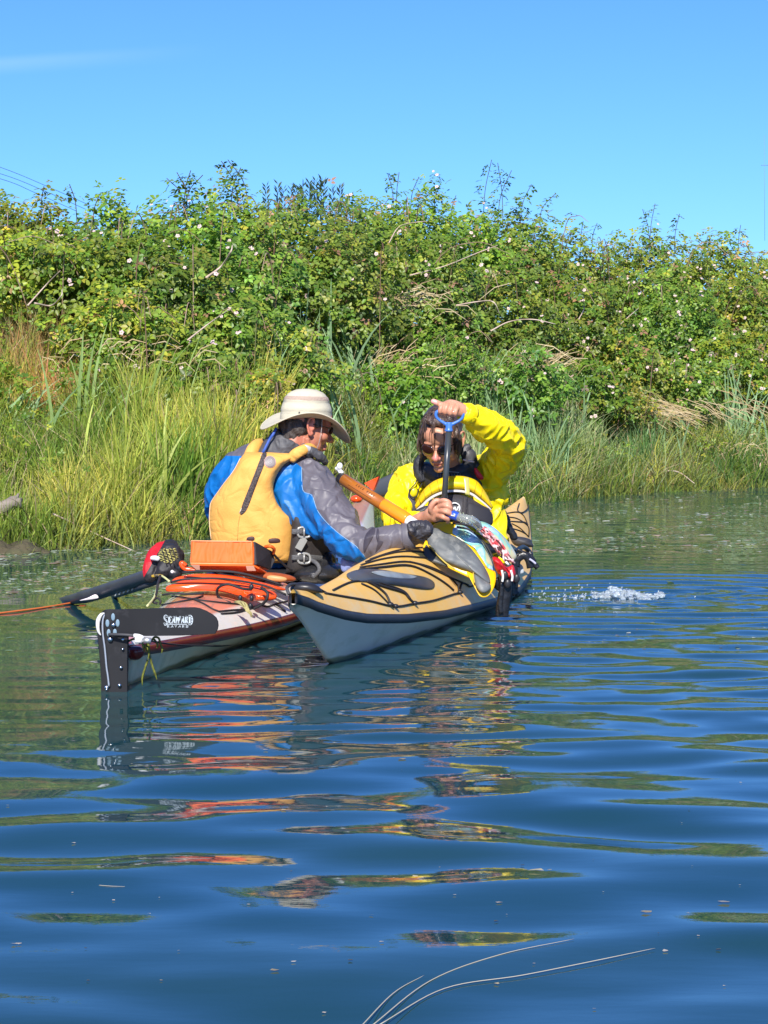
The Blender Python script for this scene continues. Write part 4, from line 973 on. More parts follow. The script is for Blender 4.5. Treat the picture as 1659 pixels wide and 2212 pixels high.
# ================================================================== people
def hmat(C, f, u, s):
    f = Vector(f).normalized(); u = Vector(u); u = (u - f * u.dot(f)).normalized(); r = f.cross(u); Mx = Matrix((r, f, u)).transposed()
    return (Vector(C), Mx, s)
def HP(H, p): return H[0] + H[1] @ (Vector(p) * H[2])
def HE(H, c, r, rz=0, rx=0, nu=20, nv=14):
    M = H[1] @ Matrix.Rotation(rz, 3, 'Z') @ Matrix.Rotation(rx, 3, 'X'); return ellipsoid(HP(H, c), [x * H[2] for x in r], M, nu, nv)
def HT(H, pts, r, **k):
    rr = [x * H[2] for x in r] if isinstance(r, (list, tuple)) else r * H[2]; return tube([HP(H, p) for p in pts], rr, **k)
def head_prims(H, female=False):
    P = [HE(H, (0, -.018, .035), (.075, .094, .088)), HE(H, (0, .030, -.015), (.060, .060, .080)), HE(H, (0, .030, -.068), (.047 if female else .053, .048, .042)),
         HE(H, (0, .070, -.096), (.020, .018, .017)), HE(H, (0, .072, .045), (.052, .022, .04)),
         HT(H, [(0, .084, .008), (0, .096, -.014), (0, .110, -.033)], [.007, .009, .0125], n=12, k=3, round_ends=True), HE(H, (.011, .099, -.037), (.0085, .010, .008)), HE(H, (-.011, .099, -.037), (.0085, .010, .008)),
         HE(H, (0, .087, -.061), (.023, .011, .0065)), HE(H, (0, .085, -.0735), (.019, .012, .0068)), HE(H, (0, .083, -.052), (.018, .008, .008))]
    for s in (-1, 1):
        P += [HE(H, (s * .028, .080, .020), (.024, .010, .008)), HE(H, (s * .041, .058, -.028), (.024, .024, .020)), HE(H, (s * .030, .070, .001), (.015, .013, .011)), HE(H, (s * .050, .005, -.062), (.012, .034, .022)),
              HT(H, [(s * .074, .004, -.026), (s * .080, -.006, -.034), (s * .086, -.018, -.018), (s * .090, -.026, .004), (s * .089, -.020, .026), (s * .083, -.004, .030), (s * .076, .006, .018)], [.006, .0065, .005, .005, .005, .0045, .004], n=10, k=4, round_ends=True),
              HE(H, (s * .078, -.006, -.002), (.005, .016, .022)), HT(H, [(s * .076, .006, -.008), (s * .081, .002, -.010)], .005, n=8, k=1, round_ends=True)]
    return P
def skinmat(name, col, red, warm):
    m = pmat(name, col, .42, col2=red, vscale=26, bump=.12, bscale=140, bdist=.003, sss=.12, mask=warm, detail=4); return m
cloth_b = .35
MEN_Y = 8.55
# ------------------------------------------------------------------ man in the hat
man = thing('person', at(545, 1245, 8.6), 'person in cream hat and gold life vest over blue and grey jacket, back to viewer', 'person')
Hm = hmat(at(662, 922, 8.60), (.93, .34, -.20), (.16, .10, 1), 1.10)
pm = lambda x, y, d: at(x, y, d)
body = head_prims(Hm) + [HT(Hm, [(0, -.030, -.03), (0, -.045, -.09), (0, -.06, -.15)], [.058, .058, .055], n=18), tube([pm(622, 985, 8.64), pm(600, 1020, 8.68), pm(570, 1100, 8.66), pm(550, 1215, 8.64)], [.05, .07, .10, .11], n=20),
    tube([pm(620, 1015, 8.6), pm(668, 1035, 8.56), pm(708, 1095, 8.44), pm(748, 1168, 8.34), pm(820, 1172, 8.29), pm(880, 1160, 8.25)], [.07, .06, .052, .045, .038, .030], n=14),
    tube([pm(560, 1020, 8.66), pm(505, 1020, 8.68), pm(478, 1075, 8.82), pm(540, 1140, 8.98), pm(640, 1150, 8.95)], [.07, .055, .048, .042, .03], n=14)]
for s in (-1, 1):                                                       # neck tendons and jaw skin
    body += [HT(Hm, [(s * .062, -.01, -.045), (s * .050, .005, -.10), (s * .030, -.015, -.16)], [.012, .010, .012], n=8), HT(Hm, [(s * .040, .03, -.085), (s * .030, .01, -.13), (s * .02, -.02, -.17)], [.014, .010, .012], n=8)]
bc, bf, bn = sculpt(body, .0042, 4)
def hloc(H, co): return (np.array(co) - np.array(H[0])) @ np.array(H[1]) / H[2]
L_ = hloc(Hm, bc)
ear = .004 - np.abs(np.hypot((L_[:, 1] + .008) / 1.2, L_[:, 2] / 1.6) - .004) * .15 - np.where(np.abs(L_[:, 0]) > .076, 0, .02)
sk = skinmat('man_skin', (.44, .18, .11), (.38, .125, .075), [('ear', (.56, .19, .125))])
mesh('body', (bc, bf), sk, man, attrs={'ear': ear})
hair_m = pmat('dark_grey_hair', (.035, .026, .022), .5, col2=(.10, .085, .075), vscale=30, bump=.8, bscale=90, bdist=.006, stretch=(2.5, 2.5, .6))
hc, hf, hn = sculpt([HE(Hm, (0, -.046, -.010), (.077, .066, .055)), HE(Hm, (0, -.060, -.045), (.058, .046, .04)), HE(Hm, (.070, .022, .020), (.012, .018, .024)), HE(Hm, (-.070, .022, .020), (.012, .018, .024)), HE(Hm, (0, -.01, .02), (.077, .078, .04))], .0045, 3)
hc = wrinkle(hc, hn, .003, .014, (1, 1, .35), 4); mesh('hair', (hc, hf), hair_m, man)
# eyes
for s in (-1, 1):
    mesh('eye', HE(Hm, (s * .030, .0735, .002), (.0115, .0115, .0105), nu=14, nv=10), pmat('eye_white', (.55, .52, .48), .15), man)
    mesh('eyebrow', HT(Hm, [(s * .014, .092, .022), (s * .030, .090, .027), (s * .046, .078, .022)], [.003, .0042, .002], n=6), hair_m, man)
mesh('sunglasses', join(HE(Hm, (.033, .092, .001), (.024, .004, .015)), HE(Hm, (-.033, .092, .001), (.024, .004, .015)), HT(Hm, [(.055, .084, .006), (.072, .05, .008), (.082, .0, .008)], .0022, n=6), HT(Hm, [(-.055, .084, .006), (-.072, .05, .008), (-.082, .0, .008)], .0022, n=6), HT(Hm, [(-.01, .094, .004), (.01, .094, .004)], .002, n=6, k=1)), pmat('dark_lens', (.02, .012, .01), .1, coat=.5), man)
mesh('chin_cord', HT(Hm, [(.084, .030, .045), (.083, .036, -.01), (.074, .038, -.06), (.055, .035, -.10)], .0016, n=5), pmat('grey_cord', (.30, .26, .24), .7), man)
# hat with sub-parts
Hh = hmat(at(661, 905, 8.60), (.93, .34, -.03), (0, 0, 1), 1.0)
hat_m = pmat('cream_hat_cloth', (.52, .47, .35), .85, col2=(.46, .43, .33), vscale=5, bump=.35, bscale=42, bdist=.006, weave=True, dirt=((.46, .40, .28), .3))
taupe = pmat('taupe_mesh_band', (.44, .33, .26), .85, bump=.6, bscale=160, weave=True)
def hat_ring(a, b, z, n=56, arch=0., lump=0.):
    o = []
    for i in range(n):
        q = 2 * math.pi * i / n; c, s_ = math.cos(q), math.sin(q); w = 1 + lump * noise.noise(Vector((c * 2, s_ * 2, z * 22)))
        o.append(HP(Hh, (b * s_ * w, a * c * w, z + arch * (s_ * s_ - .42) - (.25 * arch * c))))
    return o
def loft_rings(rings, cap=True):
    n = len(rings[0]); V = [p for r in rings for p in r]; F = [(i * n + j, i * n + (j + 1) % n, (i + 1) * n + (j + 1) % n, (i + 1) * n + j) for i in range(len(rings) - 1) for j in range(n)]
    if cap: V.append(sum(rings[-1], Vector()) / n); F += [((len(rings) - 1) * n + j, (len(rings) - 1) * n + (j + 1) % n, len(V) - 1) for j in range(n)]
    return V, F
crn = [(.112, .094, -.004, .020), (.1145, .096, .004, .016), (.113, .095, .020, .008), (.1125, .0945, .034, .004), (.1140, .096, .036, .004), (.110, .092, .050, 0), (.1055, .089, .064, 0), (.101, .086, .076, 0), (.1025, .087, .0775, 0)]
hat = mesh('hat', loft_rings([hat_ring(a, b, z, arch=c, lump=.022) for a, b, z, c in crn] + [hat_ring(a, b, z) for a, b, z in ((.096, .082, .086), (.091, .078, .095), (.083, .071, .106), (.068, .058, .117), (.045, .039, .126), (.016, .014, .130))]), hat_m, man)
mesh('hat_band', loft_rings([hat_ring(a, b, z) for a, b, z in ((.0995, .0855, .078), (.1002, .0860, .080), (.0975, .0842, .088), (.0925, .0802, .0965), (.0905, .0785, .0975))], False), taupe, hat)
bo = [(.1115, .0935, .000, .018), (.130, .109, -.004, .032), (.155, .130, -.010, .058), (.180, .150, -.018, .080), (.194, .158, -.030, .100)]
up_ = [hat_ring(a, b, z, arch=c, lump=.01) for a, b, z, c in bo]; dn = [hat_ring(a, b, z - .0045, arch=c, lump=.01) for a, b, z, c in bo]
edge = [hat_ring(.1965, .1605, -.0325, arch=.100, lump=.01)]
mesh('brim', loft_rings(up_ + edge + dn[::-1], False), hat_m, hat)
mesh('brim_edge', tube(hat_ring(.196, .160, -.032, n=40, arch=.100, lump=.01), .0030, n=6, k=2, closed=True), pmat('brim_edge', (.50, .45, .33), .8), hat)
mesh('stitch_line', tube(hat_ring(.1125, .0945, .022, n=30, arch=.006, lump=.02), .0012, n=4, k=2, closed=True), pmat('hat_stitch', (.42, .40, .30), .8), hat)
mesh('hat_clip', blob([(645, 890), (648, 890), (648, 896), (645, 896)], lambda x, y: 8.497, .003, .004, k=2), black_pl, hat)
# jacket
def jacket_prims():
    return [tube([pm(548, 1228, 8.63), pm(550, 1180, 8.64), pm(556, 1120, 8.66), pm(565, 1060, 8.67), pm(580, 1018, 8.65), pm(604, 992, 8.63)], [.155, .165, .185, .195, .165, .10], n=28, flat=((0, 1, 0), .78)),
            tube([pm(535, 1010, 8.66), pm(600, 1000, 8.64), pm(658, 1022, 8.58)], [.075, .085, .085], n=20), tube([pm(628, 1008, 8.58), pm(622, 1040, 8.56), pm(632, 1075, 8.54), pm(655, 1110, 8.50), pm(690, 1140, 8.45)], [.06, .085, .085, .07, .05], n=18, round_ends=True),
            tube([pm(640, 1010, 8.60), pm(668, 1034, 8.54), pm(700, 1085, 8.46), pm(728, 1128, 8.40), pm(750, 1162, 8.34), pm(778, 1176, 8.30)], [.075, .088, .096, .094, .084, .068], n=24, round_ends=True),
            tube([pm(745, 1160, 8.34), pm(782, 1180, 8.29), pm(820, 1170, 8.26), pm(856, 1163, 8.25), pm(886, 1158, 8.24)], [.078, .066, .062, .058, .055], n=24),
            tube([pm(720, 1150, 8.36), pm(748, 1185, 8.33), pm(776, 1203, 8.31)], [.05, .045, .014], n=14, round_ends=True),
            tube([pm(560, 1005, 8.66), pm(522, 1008, 8.68), pm(490, 1045, 8.72), pm(474, 1088, 8.80), pm(500, 1140, 8.95), pm(560, 1150, 9.02), pm(640, 1150, 8.98)], [.075, .078, .078, .070, .06, .052, .045], n=22)]
jc, jf, jn = sculpt(jacket_prims(), .0065, 5)
jc = wrinkle(jc, jn, .0085, .070, (1.1, 1, .75), 2); 
def pxy(co):
    co = np.asarray(co); x, y, z = co[:, 0], co[:, 1], co[:, 2] - CAM_H; f = CP * y - SP * z; return 829.5 + FPX * x / f, 1106 - FPX * (CP * z + SP * y) / f
def side_of(px, py, line):
    """signed distance to a seam drawn as an open line (in metres), positive on its left-hand side"""
    L = np.array(line, float); best = np.full(len(px), 1e9); sg = np.zeros(len(px))
    for a, b in zip(L[:-1], L[1:]):
        d = b - a; t = np.clip(((px - a[0]) * d[0] + (py - a[1]) * d[1]) / (d @ d), 0, 1); ex, ey = px - a[0] - t * d[0], py - a[1] - t * d[1]; r = np.hypot(ex, ey)
        s = np.sign(d[0] * (py - a[1]) - d[1] * (px - a[0])); m = r < best - 1e-6; best[m] = r[m]; sg[m] = s[m]
    return best * sg / 505
jx, jy = pxy(jc)
blue = side_of(jx, jy, [(400, 983), (520, 985), (600, 999), (636, 997), (652, 1010), (654, 1062), (674, 1068), (684, 1100), (705, 1128), (735, 1155), (770, 1180), (792, 1208), (800, 1260)])
grey_c, blue_c = (.10, .092, .108), (.002, .125, .40)
jm = pmat('grey_blue_jacket', grey_c, .5, col2=(.115, .105, .125), vscale=4, mask=[('blue', blue_c)], bump=.2, bscale=50, bdist=.005, crease=(.30, 6), dirt=((.10, .095, .115), .2))
jacket = mesh('jacket', (jc, jf), jm, man, attrs={'blue': blue})
mesh('cuff', tube([pm(872, 1160, 8.245), pm(886, 1158, 8.24), pm(893, 1157, 8.238)], [.059, .060, .052], n=24, k=3), pmat('cuff_grey', (.10, .095, .115), .55), jacket)
for pts in ([(652, 1010), (654, 1062), (674, 1068), (684, 1100), (705, 1128), (735, 1155), (770, 1180), (790, 1205)],):
    tr = BVHTree.FromPolygons([tuple(v) for v in jc], jf); mesh('piping', cord(pts, (tr,), .0016, k=4), pmat('jacket_piping', (.20, .38, .58), .5), jacket)
patch_on([(794, 1150), (806, 1140), (811, 1146), (806, 1160), (797, 1176), (787, 1194), (785, 1180), (788, 1162)], (tr,), .002, .002, jacket, 'elbow_dart', pmat('dark_panel', (.045, .04, .055), .6))
patch_on([(815, 1143), (819, 1146), (820, 1165), (828, 1170), (820, 1184), (811, 1193), (816, 1176), (813, 1160)], (tr,), .002, .002, jacket, 'elbow_dart', pmat('dark_panel', (.045, .04, .055), .6))
mesh('jacket_hem', blob([(738, 1206), (755, 1210), (785, 1212), (778, 1222), (762, 1232), (742, 1236), (736, 1224)], lambda x, y: 8.36, .02, .02, amp=.8), pmat('periwinkle_cloth', (.20, .24, .45), .6), jacket)
col_m = pmat('dark_grey_collar', (.055, .055, .062), .6, col2=(.08, .08, .085), vscale=9, bump=.4, bscale=30)
cc, cf, cn = sculpt([tube([pm(596, 1000, 8.60), pm(612, 972, 8.585), pm(628, 944, 8.575)], [.105, .088, .076], n=28, k=4), tube([pm(604, 946, 8.60), pm(636, 948, 8.57), pm(660, 968, 8.54), pm(676, 985, 8.52)], [.018, .022, .028, .024], n=12), tube([pm(668, 972, 8.5), pm(690, 985, 8.52), pm(704, 1002, 8.56)], [.02, .022, .014], n=12)], .005, 4)
mesh('collar', (wrinkle(cc, cn, .004, .03, seed=8), cf), col_m, man)
mesh('neck_strap', tube([pm(597, 925, 8.52), pm(590, 938, 8.50), pm(582, 950, 8.50), pm(571, 972, 8.49), pm(567, 980, 8.5)], .006, n=7, flat=((0, 1, 0), .4)), pmat('blue_webbing', (.03, .08, .33), .6), man)
# life vest
def vd(x, y):
    q = max(0., 1 - ((x - 553) / 128) ** 2); return 8.66 - .185 * q ** .5 + .05 * (max(0, 1012 - y) / 45) ** 1.6
vrows = [(977, 531, 664), (985, 523, 655), (995, 517, 628), (1006, 512, 611), (1022, 502, 600), (1042, 486, 592), (1062, 472, 591), (1083, 457, 597), (1098, 453, 607), (1110, 452, 620), (1120, 451, 634), (1140, 452, 636), (1165, 455, 634), (1190, 459, 630), (1216, 464, 626)]
vest_m = pmat('gold_vest_cloth', (.65, .33, .068), .7, col2=(.69, .36, .08), vscale=5, bump=.25, bscale=26, bdist=.008, weave=True, crease=(.22, 7))
vv, vf_ = pillow(vrows, vd, .055, nu=40, pw=5, k=6, amp=.10)
vest = mesh('life_vest', (vv, vf_), vest_m, man)
vt = BVHTree.FromPolygons([tuple(v) for v in vv], vf_)
strap_d = lambda x, y: vd(x, y) - .03
mesh('shoulder_strap', tube([pm(628, 992, 8.50), pm(640, 980, 8.49), pm(655, 972, 8.50), pm(668, 968, 8.53), pm(680, 972, 8.57)], [.022, .024, .022, .022, .018], n=14, k=5, flat=((0, 1, 0), .6)), vest_m, vest)
mesh('shoulder_strap', tube([pm(540, 985, 8.54), pm(547, 970, 8.56), pm(556, 960, 8.60), pm(566, 957, 8.65)], [.028, .028, .024, .02], n=14, k=5, flat=((0, 1, 0), .6)), vest_m, vest)
pipe_m = pmat('vest_piping', (.70, .50, .30), .6)
mesh('piping', cord([(520, 990), (511, 1008), (501, 1024), (485, 1044), (471, 1064), (457, 1084), (454, 1100), (453, 1130), (457, 1165)], (vt,), .0022, k=4), pipe_m, vest)
mesh('piping', cord([(630, 995), (612, 1007), (602, 1022), (594, 1042), (593, 1062), (598, 1081), (608, 1097), (620, 1109), (633, 1119), (634, 1140), (632, 1165), (629, 1190), (624, 1212)], (vt,), .0022, k=4), pipe_m, vest)
mesh('piping', cord([(564, 982), (549, 1030), (531, 1078), (517, 1109)], (vt,), .0018, k=4), pmat('reflective_piping', (.70, .66, .60), .4), vest)
mesh('centre_seam', cord([(519, 1112), (515, 1130), (514, 1150), (513, 1168)], (vt,), .0016, lift=.0, k=3), pmat('vest_seam', (.38, .18, .04), .7), vest)
patch_on([(568, 979), (576, 980), (572, 1000), (562, 1026), (549, 1060), (538, 1090), (531, 1104), (522, 1112), (519, 1108), (524, 1090), (538, 1054), (552, 1018), (562, 992)], (vt,), .0035, .002, vest, 'mesh_strip', pmat('dark_mesh', (.035, .028, .028), .7, col2=(.09, .07, .065), vscale=150, detail=0, bump=.6, bscale=180))
rr_ = [(583 + 13.2 * math.cos(a), 998 + 12.8 * math.sin(a)) for a in np.linspace(0, 2 * math.pi, 17)[:-1]]
badge = patch_on(rr_, (vt,), .0025, .002, vest, 'round_badge', pmat('badge_rim', (.50, .30, .26), .6), k=2)
patch_on([(583 + 11.2 * math.cos(a), 998 + 10.8 * math.sin(a)) for a in np.linspace(0, 2 * math.pi, 17)[:-1]], (vt,), .0012, .0048, badge, 'badge_face', pmat('badge_grey', (.22, .19, .18), .5), k=2)
for r0 in (4.5, 2.0): mesh('badge_ring', cord([(583 + r0 * math.cos(a), 998 + r0 * math.sin(a)) for a in np.linspace(0, 2 * math.pi, 13)], (vt,), .0011, lift=.0068, k=2), pmat('badge_mark', (.52, .50, .48), .5), badge)
for pts in ([(530, 1132), (545, 1128)],): pass
for ls in ([(610, 980), (617, 990)], [(622, 995), (626, 1000)]): mesh('loop_tab', cord([(p[0] + 12, p[1] - 4) for p in ls], (vt,), .002, k=3), black_cloth, vest)
for (x, y, w) in ((541, 1164, 9), (593, 1168, 11)): mesh('belt_slot', blob([(x - w, y - 4), (x + w * .8, y - 5), (x + w, y + 4), (x - w, y + 5)], lambda a, b: vd(a, b) - .05, .006, .006, k=3), pmat('brown_slot', (.05, .02, .018), .6), vest)
mesh('metal_buckle', blob([(656, 961), (668, 963), (678, 973), (672, 977), (660, 972)], lambda x, y: 8.50, .006, .006), pmat('buckle_grey', (.30, .30, .31), .35), vest)
# dark side panel, straps and buckles
sd = lambda x, y: 8.47 + .16 * (max(0, x - 632) / 90) ** 1.6
side_m = pmat('black_side_panel', (.022, .018, .018), .7, col2=(.035, .03, .028), vscale=12, bump=.4, bscale=25)
mesh('side_panel', pillow([(1112, 632, 652), (1124, 630, 690), (1145, 630, 706), (1170, 628, 716), (1195, 625, 724), (1220, 620, 728), (1240, 616, 735)], sd, .05, nu=16, pw=3), side_m, vest)
gw = pmat('grey_webbing', (.085, .085, .088), .6, bump=.5, bscale=140); bk = pmat('buckle_pewter', (.32, .32, .30), .35, metal=.3)
for yy, x1 in ((1149, 720), (1205, 730)):
    mesh('side_strap', strip([(630, yy - 6), (655, yy - 7), (680, yy - 6), (x1, yy)], [(630, yy + 5), (655, yy + 6), (680, yy + 6), (x1, yy + 10)], lambda x, y: sd(x, y) - .05, .004), gw, vest)
    for (x, y, w, h) in ((656, yy + 1, 11, 9),):
        b_ = mesh('buckle', tube([at(x - w, y - h, 8.43), at(x + w, y - h + 1, 8.44), at(x + w + 1, y + h, 8.44), at(x - w + 1, y + h, 8.43)], .0055, n=8, k=4, closed=True), bk, vest); mesh('buckle_bar', tube([at(x + 1, y - h, 8.425), at(x + 1, y + h, 8.425)], .004, n=6, k=1), bk, b_)
mesh('strap_tab', poly_plate([at(648, 1164, 8.415), at(659, 1161, 8.415), at(664, 1168, 8.415), at(651, 1191, 8.41), at(637, 1183, 8.41)], (0, .004, 0), .001), pmat('grey_tab', (.21, .21, .19), .6), vest, smooth=False)
mesh('strap_end', tube([at(670, 1208, 8.45), at(684, 1217, 8.42), at(690, 1230, 8.40), at(684, 1240, 8.38), at(676, 1246, 8.36)], .009, n=8, flat=((0, 1, 0), .35)), gw, vest)
mesh('dark_skirt', sculpt([ellipsoid(at(690, 1236, 8.55), (.13, .16, .05)), ellipsoid(at(560, 1240, 8.65), (.24, .2, .05)), ellipsoid(at(708, 1215, 8.55), (.04, .05, .05))], .008, 4)[:2], pmat('wet_spray_deck', (.02, .02, .022), .25, bump=.5, bscale=18), man)
# gloved right hand gripping the tube end
gl = [tube([pm(880, 1159, 8.24), pm(896, 1154, 8.22), pm(908, 1146, 8.20)], [.046, .044, .045], n=18, round_ends=True), tube([pm(905, 1148, 8.20), pm(916, 1144, 8.19)], [.046, .040], n=16, round_ends=True)]
for i, (x, y) in enumerate(((893, 1131), (903, 1130), (913, 1132), (922, 1138))):
    gl.append(tube([pm(900 + i * 6, 1150 + i * 2, 8.19), pm(x + 4, y + 8, 8.165), pm(x, y, 8.17), pm(x - 7, y + 2, 8.20), pm(x - 9, y + 8, 8.22)], [.015, .0145, .0135, .0125, .011], n=10, k=4, round_ends=True))
gl.append(tube([pm(902, 1160, 8.19), pm(890, 1148, 8.15), pm(884, 1136, 8.15)], [.016, .015, .012], n=10, k=4, round_ends=True))
gc, gf, gn = sculpt(gl, .0032, 3); mesh('glove', (wrinkle(gc, gn, .0022, .02, seed=4), gf), pmat('black_glove', (.028, .027, .034), .5, col2=(.045, .043, .052), vscale=14, bump=.3, bscale=40), man)
# bilge pump in that hand
tubem = pmat('orange_brown_tube', (.34, .105, .012), .32, col2=(.40, .13, .02), vscale=3, coat=.4, stretch=(1, 1, 1)); tube2 = pmat('bright_orange_tube', (.82, .24, .006), .3, coat=.4, dirt=((.85, .42, .03), .3))
bp = thing('bilge_pump', at(880, 1130, 8.22), 'orange and brown hand bilge pump with white ends slanting down into a black glove', 'pump')
A0, B0 = at(742, 1036, 8.46), at(882, 1124, 8.24); J0 = A0.lerp(B0, .62)
mesh('barrel', tube([A0, A0.lerp(J0, .5), J0], .0262, n=28, k=1), tubem, bp); mesh('sleeve', tube([J0, J0.lerp(B0, .03), J0.lerp(B0, .5), B0.lerp(J0, .06), B0], [.0264, .0282, .0282, .0280, .0250], n=28, k=1), tube2, bp)
mesh('spout', tube([B0, B0 + (B0 - A0) * .10, B0 + (B0 - A0) * .17], [.023, .022, .018], n=20, k=3, round_ends=True), white_pl, bp)
mesh('cap', tube([A0 - (B0 - A0) * .07, A0 - (B0 - A0) * .01, A0], [.020, .024, .026], n=20, k=1), black_pl, bp)
mesh('knob', sculpt([ellipsoid(at(734, 1007, 8.48), (.013, .013, .016)), ellipsoid(at(730, 1012, 8.49), (.014, .012, .010)), tube([at(731, 1012, 8.49), at(739, 1024, 8.48)], [.009, .012], n=10, k=1)], .0028, 2)[:2], white_pl, bp)
ax_ = (B0 - A0).normalized(); sidev = Vector((ax_.z, 0, -ax_.x)).normalized() * -1; upv = Vector((0, -1, 0)); upv = (upv - ax_ * upv.dot(ax_)).normalized(); sdv = ax_.cross(upv)
def onb(s, a, r=.0264): return A0 + ax_ * s + (upv * math.cos(a) + sdv * math.sin(a)) * r
mesh('groove', tube([onb(.05 + i * .02, .25, .0262) for i in range(8)], .0013, n=4, k=1), pmat('groove_brown', (.10, .03, .008), .5), bp)
pr = []
for i in range(9):                                                     # worn print along the barrel
    s = .088 + i * .0125
    if i == 4: continue
    for (a0, a1, ds) in ((-.30, -.62, 0), (-.30, -.36, .006), (-.56, -.62, .006), (-.44, -.48, .005))[:3 + i % 2]:
        pr.append(tube([onb(s, a0, .0266), onb(s + ds, a1, .0266)], .0011, n=4, k=1))
mesh('worn_print', join(*pr), pmat('print_brown', (.09, .025, .008), .6), bp)

# ------------------------------------------------------------------ woman in yellow
wom = thing('person', at(985, 1200, 8.95), 'person in bright yellow jacket with wet dark hair and sunglasses, raising a pump handle', 'person')
Hw = hmat(at(953, 948, 8.72), (-.24, -.86, -.42), (-.06, -.40, 1), 1.10)
wb = head_prims(Hw, True) + [HT(Hw, [(0, -.03, -.04), (0, -.05, -.11), (0, -.09, -.17)], [.050, .050, .055], n=16), tube([at(968, 1010, 8.93), at(968, 1060, 8.98), at(980, 1150, 8.95), at(985, 1200, 8.92)], [.08, .11, .12, .12], n=18),
      tube([at(930, 1035, 8.95), at(885, 1040, 8.93), at(862, 1090, 8.82), at(858, 1130, 8.68), at(900, 1124, 8.50), at(922, 1116, 8.44)], [.06, .05, .045, .042, .034, .026], n=14),
      tube([at(1000, 1035, 8.95), at(1040, 1030, 8.93), at(1078, 1000, 8.86), at(1106, 962, 8.70), at(1060, 928, 8.58), at(1018, 899, 8.47), at(1004, 891, 8.45)], [.06, .055, .05, .044, .038, .029, .026], n=14)]
def finger(pts, r0=.0105, r1=.0085): return tube([at(*p) for p in pts], list(np.linspace(r0, r1, len(pts))), n=10, k=4, round_ends=True)
# raised hand closed over the handle
GD = 8.40
wb += [tube([at(1008, 893, 8.45), at(994, 885, 8.435), at(978, 880, 8.43), at(966, 881, 8.43)], [.027, .030, .033, .026], n=16, k=4, flat=((0, 1, 0), .78), round_ends=True), tube([at(990, 876, 8.435), at(972, 871, 8.43), at(958, 878, 8.43)], [.016, .017, .015], n=12, k=4, round_ends=True)]
for x0, y0, x1, y1, x2, y2, rr in ((962, 872, 953, 880, 951, 891, .0112), (973, 868, 964, 880, 962, 893, .0112), (984, 870, 975, 883, 973, 895, .0108), (993, 876, 985, 886, 984, 896, .0098)):
    wb.append(tube([at(x0, y0, 8.43), at((x0 + x1) / 2 - 1, (y0 + y1) / 2 - 1, 8.412), at(x1, y1, 8.400), at(x2, y2 - 4, 8.398), at(x2, y2, 8.405), at(x2 + 1, y2 + 2, 8.425), at(x2 + 2, y2 - 2, 8.437)], [rr, rr * 1.08, rr, rr * .96, rr * .9, rr * .85, rr * .75], n=10, k=3, round_ends=True))
wb.append(tube([at(968, 884, 8.435), at(957, 877, 8.42), at(946, 871, 8.41), at(936, 867, 8.41)], [.015, .0135, .0125, .0115], n=12, k=4, round_ends=True))
# lower hand round the pump barrel
wb += [tube([at(922, 1118, 8.44), at(932, 1110, 8.42), at(944, 1100, 8.40)], [.027, .031, .030], n=16, k=4, round_ends=True), tube([at(940, 1116, 8.41), at(948, 1102, 8.39)], [.024, .024], n=14, k=4, round_ends=True)]
for (a, b, c, d_) in (((944, 1086, 8.39), (958, 1081, 8.35), (970, 1085, 8.345), (974, 1092, 8.36)), ((948, 1095, 8.38), (962, 1092, 8.34), (973, 1097, 8.34), (976, 1104, 8.36)), ((948, 1105, 8.38), (961, 1105, 8.335), (972, 1110, 8.34), (974, 1117, 8.36)), ((944, 1115, 8.39), (956, 1117, 8.345), (966, 1122, 8.35), (967, 1127, 8.37))):
    wb.append(finger([a, b, c, d_], .0115, .0095))
wb.append(finger([(936, 1112, 8.40), (930, 1097, 8.375), (941, 1082, 8.37), (953, 1083, 8.375)], .0135, .0105))
wc, wf, wn_ = sculpt(wb, .0034, 3)
Lw = hloc(Hw, wc); wx, wy = pxy(wc)
lips = .0055 - np.abs(np.hypot(Lw[:, 0] / 4.4, (Lw[:, 2] + .0665))) ; lips = np.where((np.abs(Lw[:, 0]) < .03) & (Lw[:, 1] > .05), lips * .4, -.01)
nose_r = np.where((Lw[:, 1] > .04), (.017 - np.hypot(Lw[:, 0], (Lw[:, 2] + .034))) * .5, -.01)
hand_r = np.where((wy < 905) & (wx < 948), (944 - wx) * .001, -.01)
wsk = skinmat('woman_skin', (.56, .275, .175), (.48, .215, .13), [('nose', (.58, .20, .16)), ('lips', (.42, .10, .09)), ('pink', (.72, .33, .28))])
mesh('body', (wc, wf), wsk, wom, attrs={'lips': lips, 'nose': nose_r, 'pink': hand_r})
mesh('ring', tube([at(980 + 5 * math.cos(a), 886 + 3.2 * math.sin(a), 8.402 - .009 * math.sin(a)) for a in np.linspace(0, 6.283, 13)[:-1]], .0016, n=6, k=2, closed=True), steel, wom)
for (x, y, d, r) in ((951, 895, 8.399, .005), (962, 897, 8.396, .005), (973, 899, 8.397, .005)): pass
hw_m = pmat('wet_brown_hair', (.045, .028, .020), .28, col2=(.10, .06, .045), vscale=18, bump=.6, bscale=70, stretch=(3, 3, .5), coat=.3)
hc, hf, hn = sculpt([HE(Hw, (0, -.028, .042), (.082, .098, .092)), HE(Hw, (0, -.05, -.03), (.072, .06, .08)), HE(Hw, (.068, .015, .01), (.016, .035, .055)), HE(Hw, (-.070, .015, .00), (.016, .030, .06)), HE(Hw, (0, .045, .102), (.05, .03, .022))], .0045, 3)
hc = wrinkle(hc, hn, .0035, .016, (1, .6, .5), 6); hair = mesh('hair', (hc, hf), hw_m, wom)
g = random.Random(12); sts = []
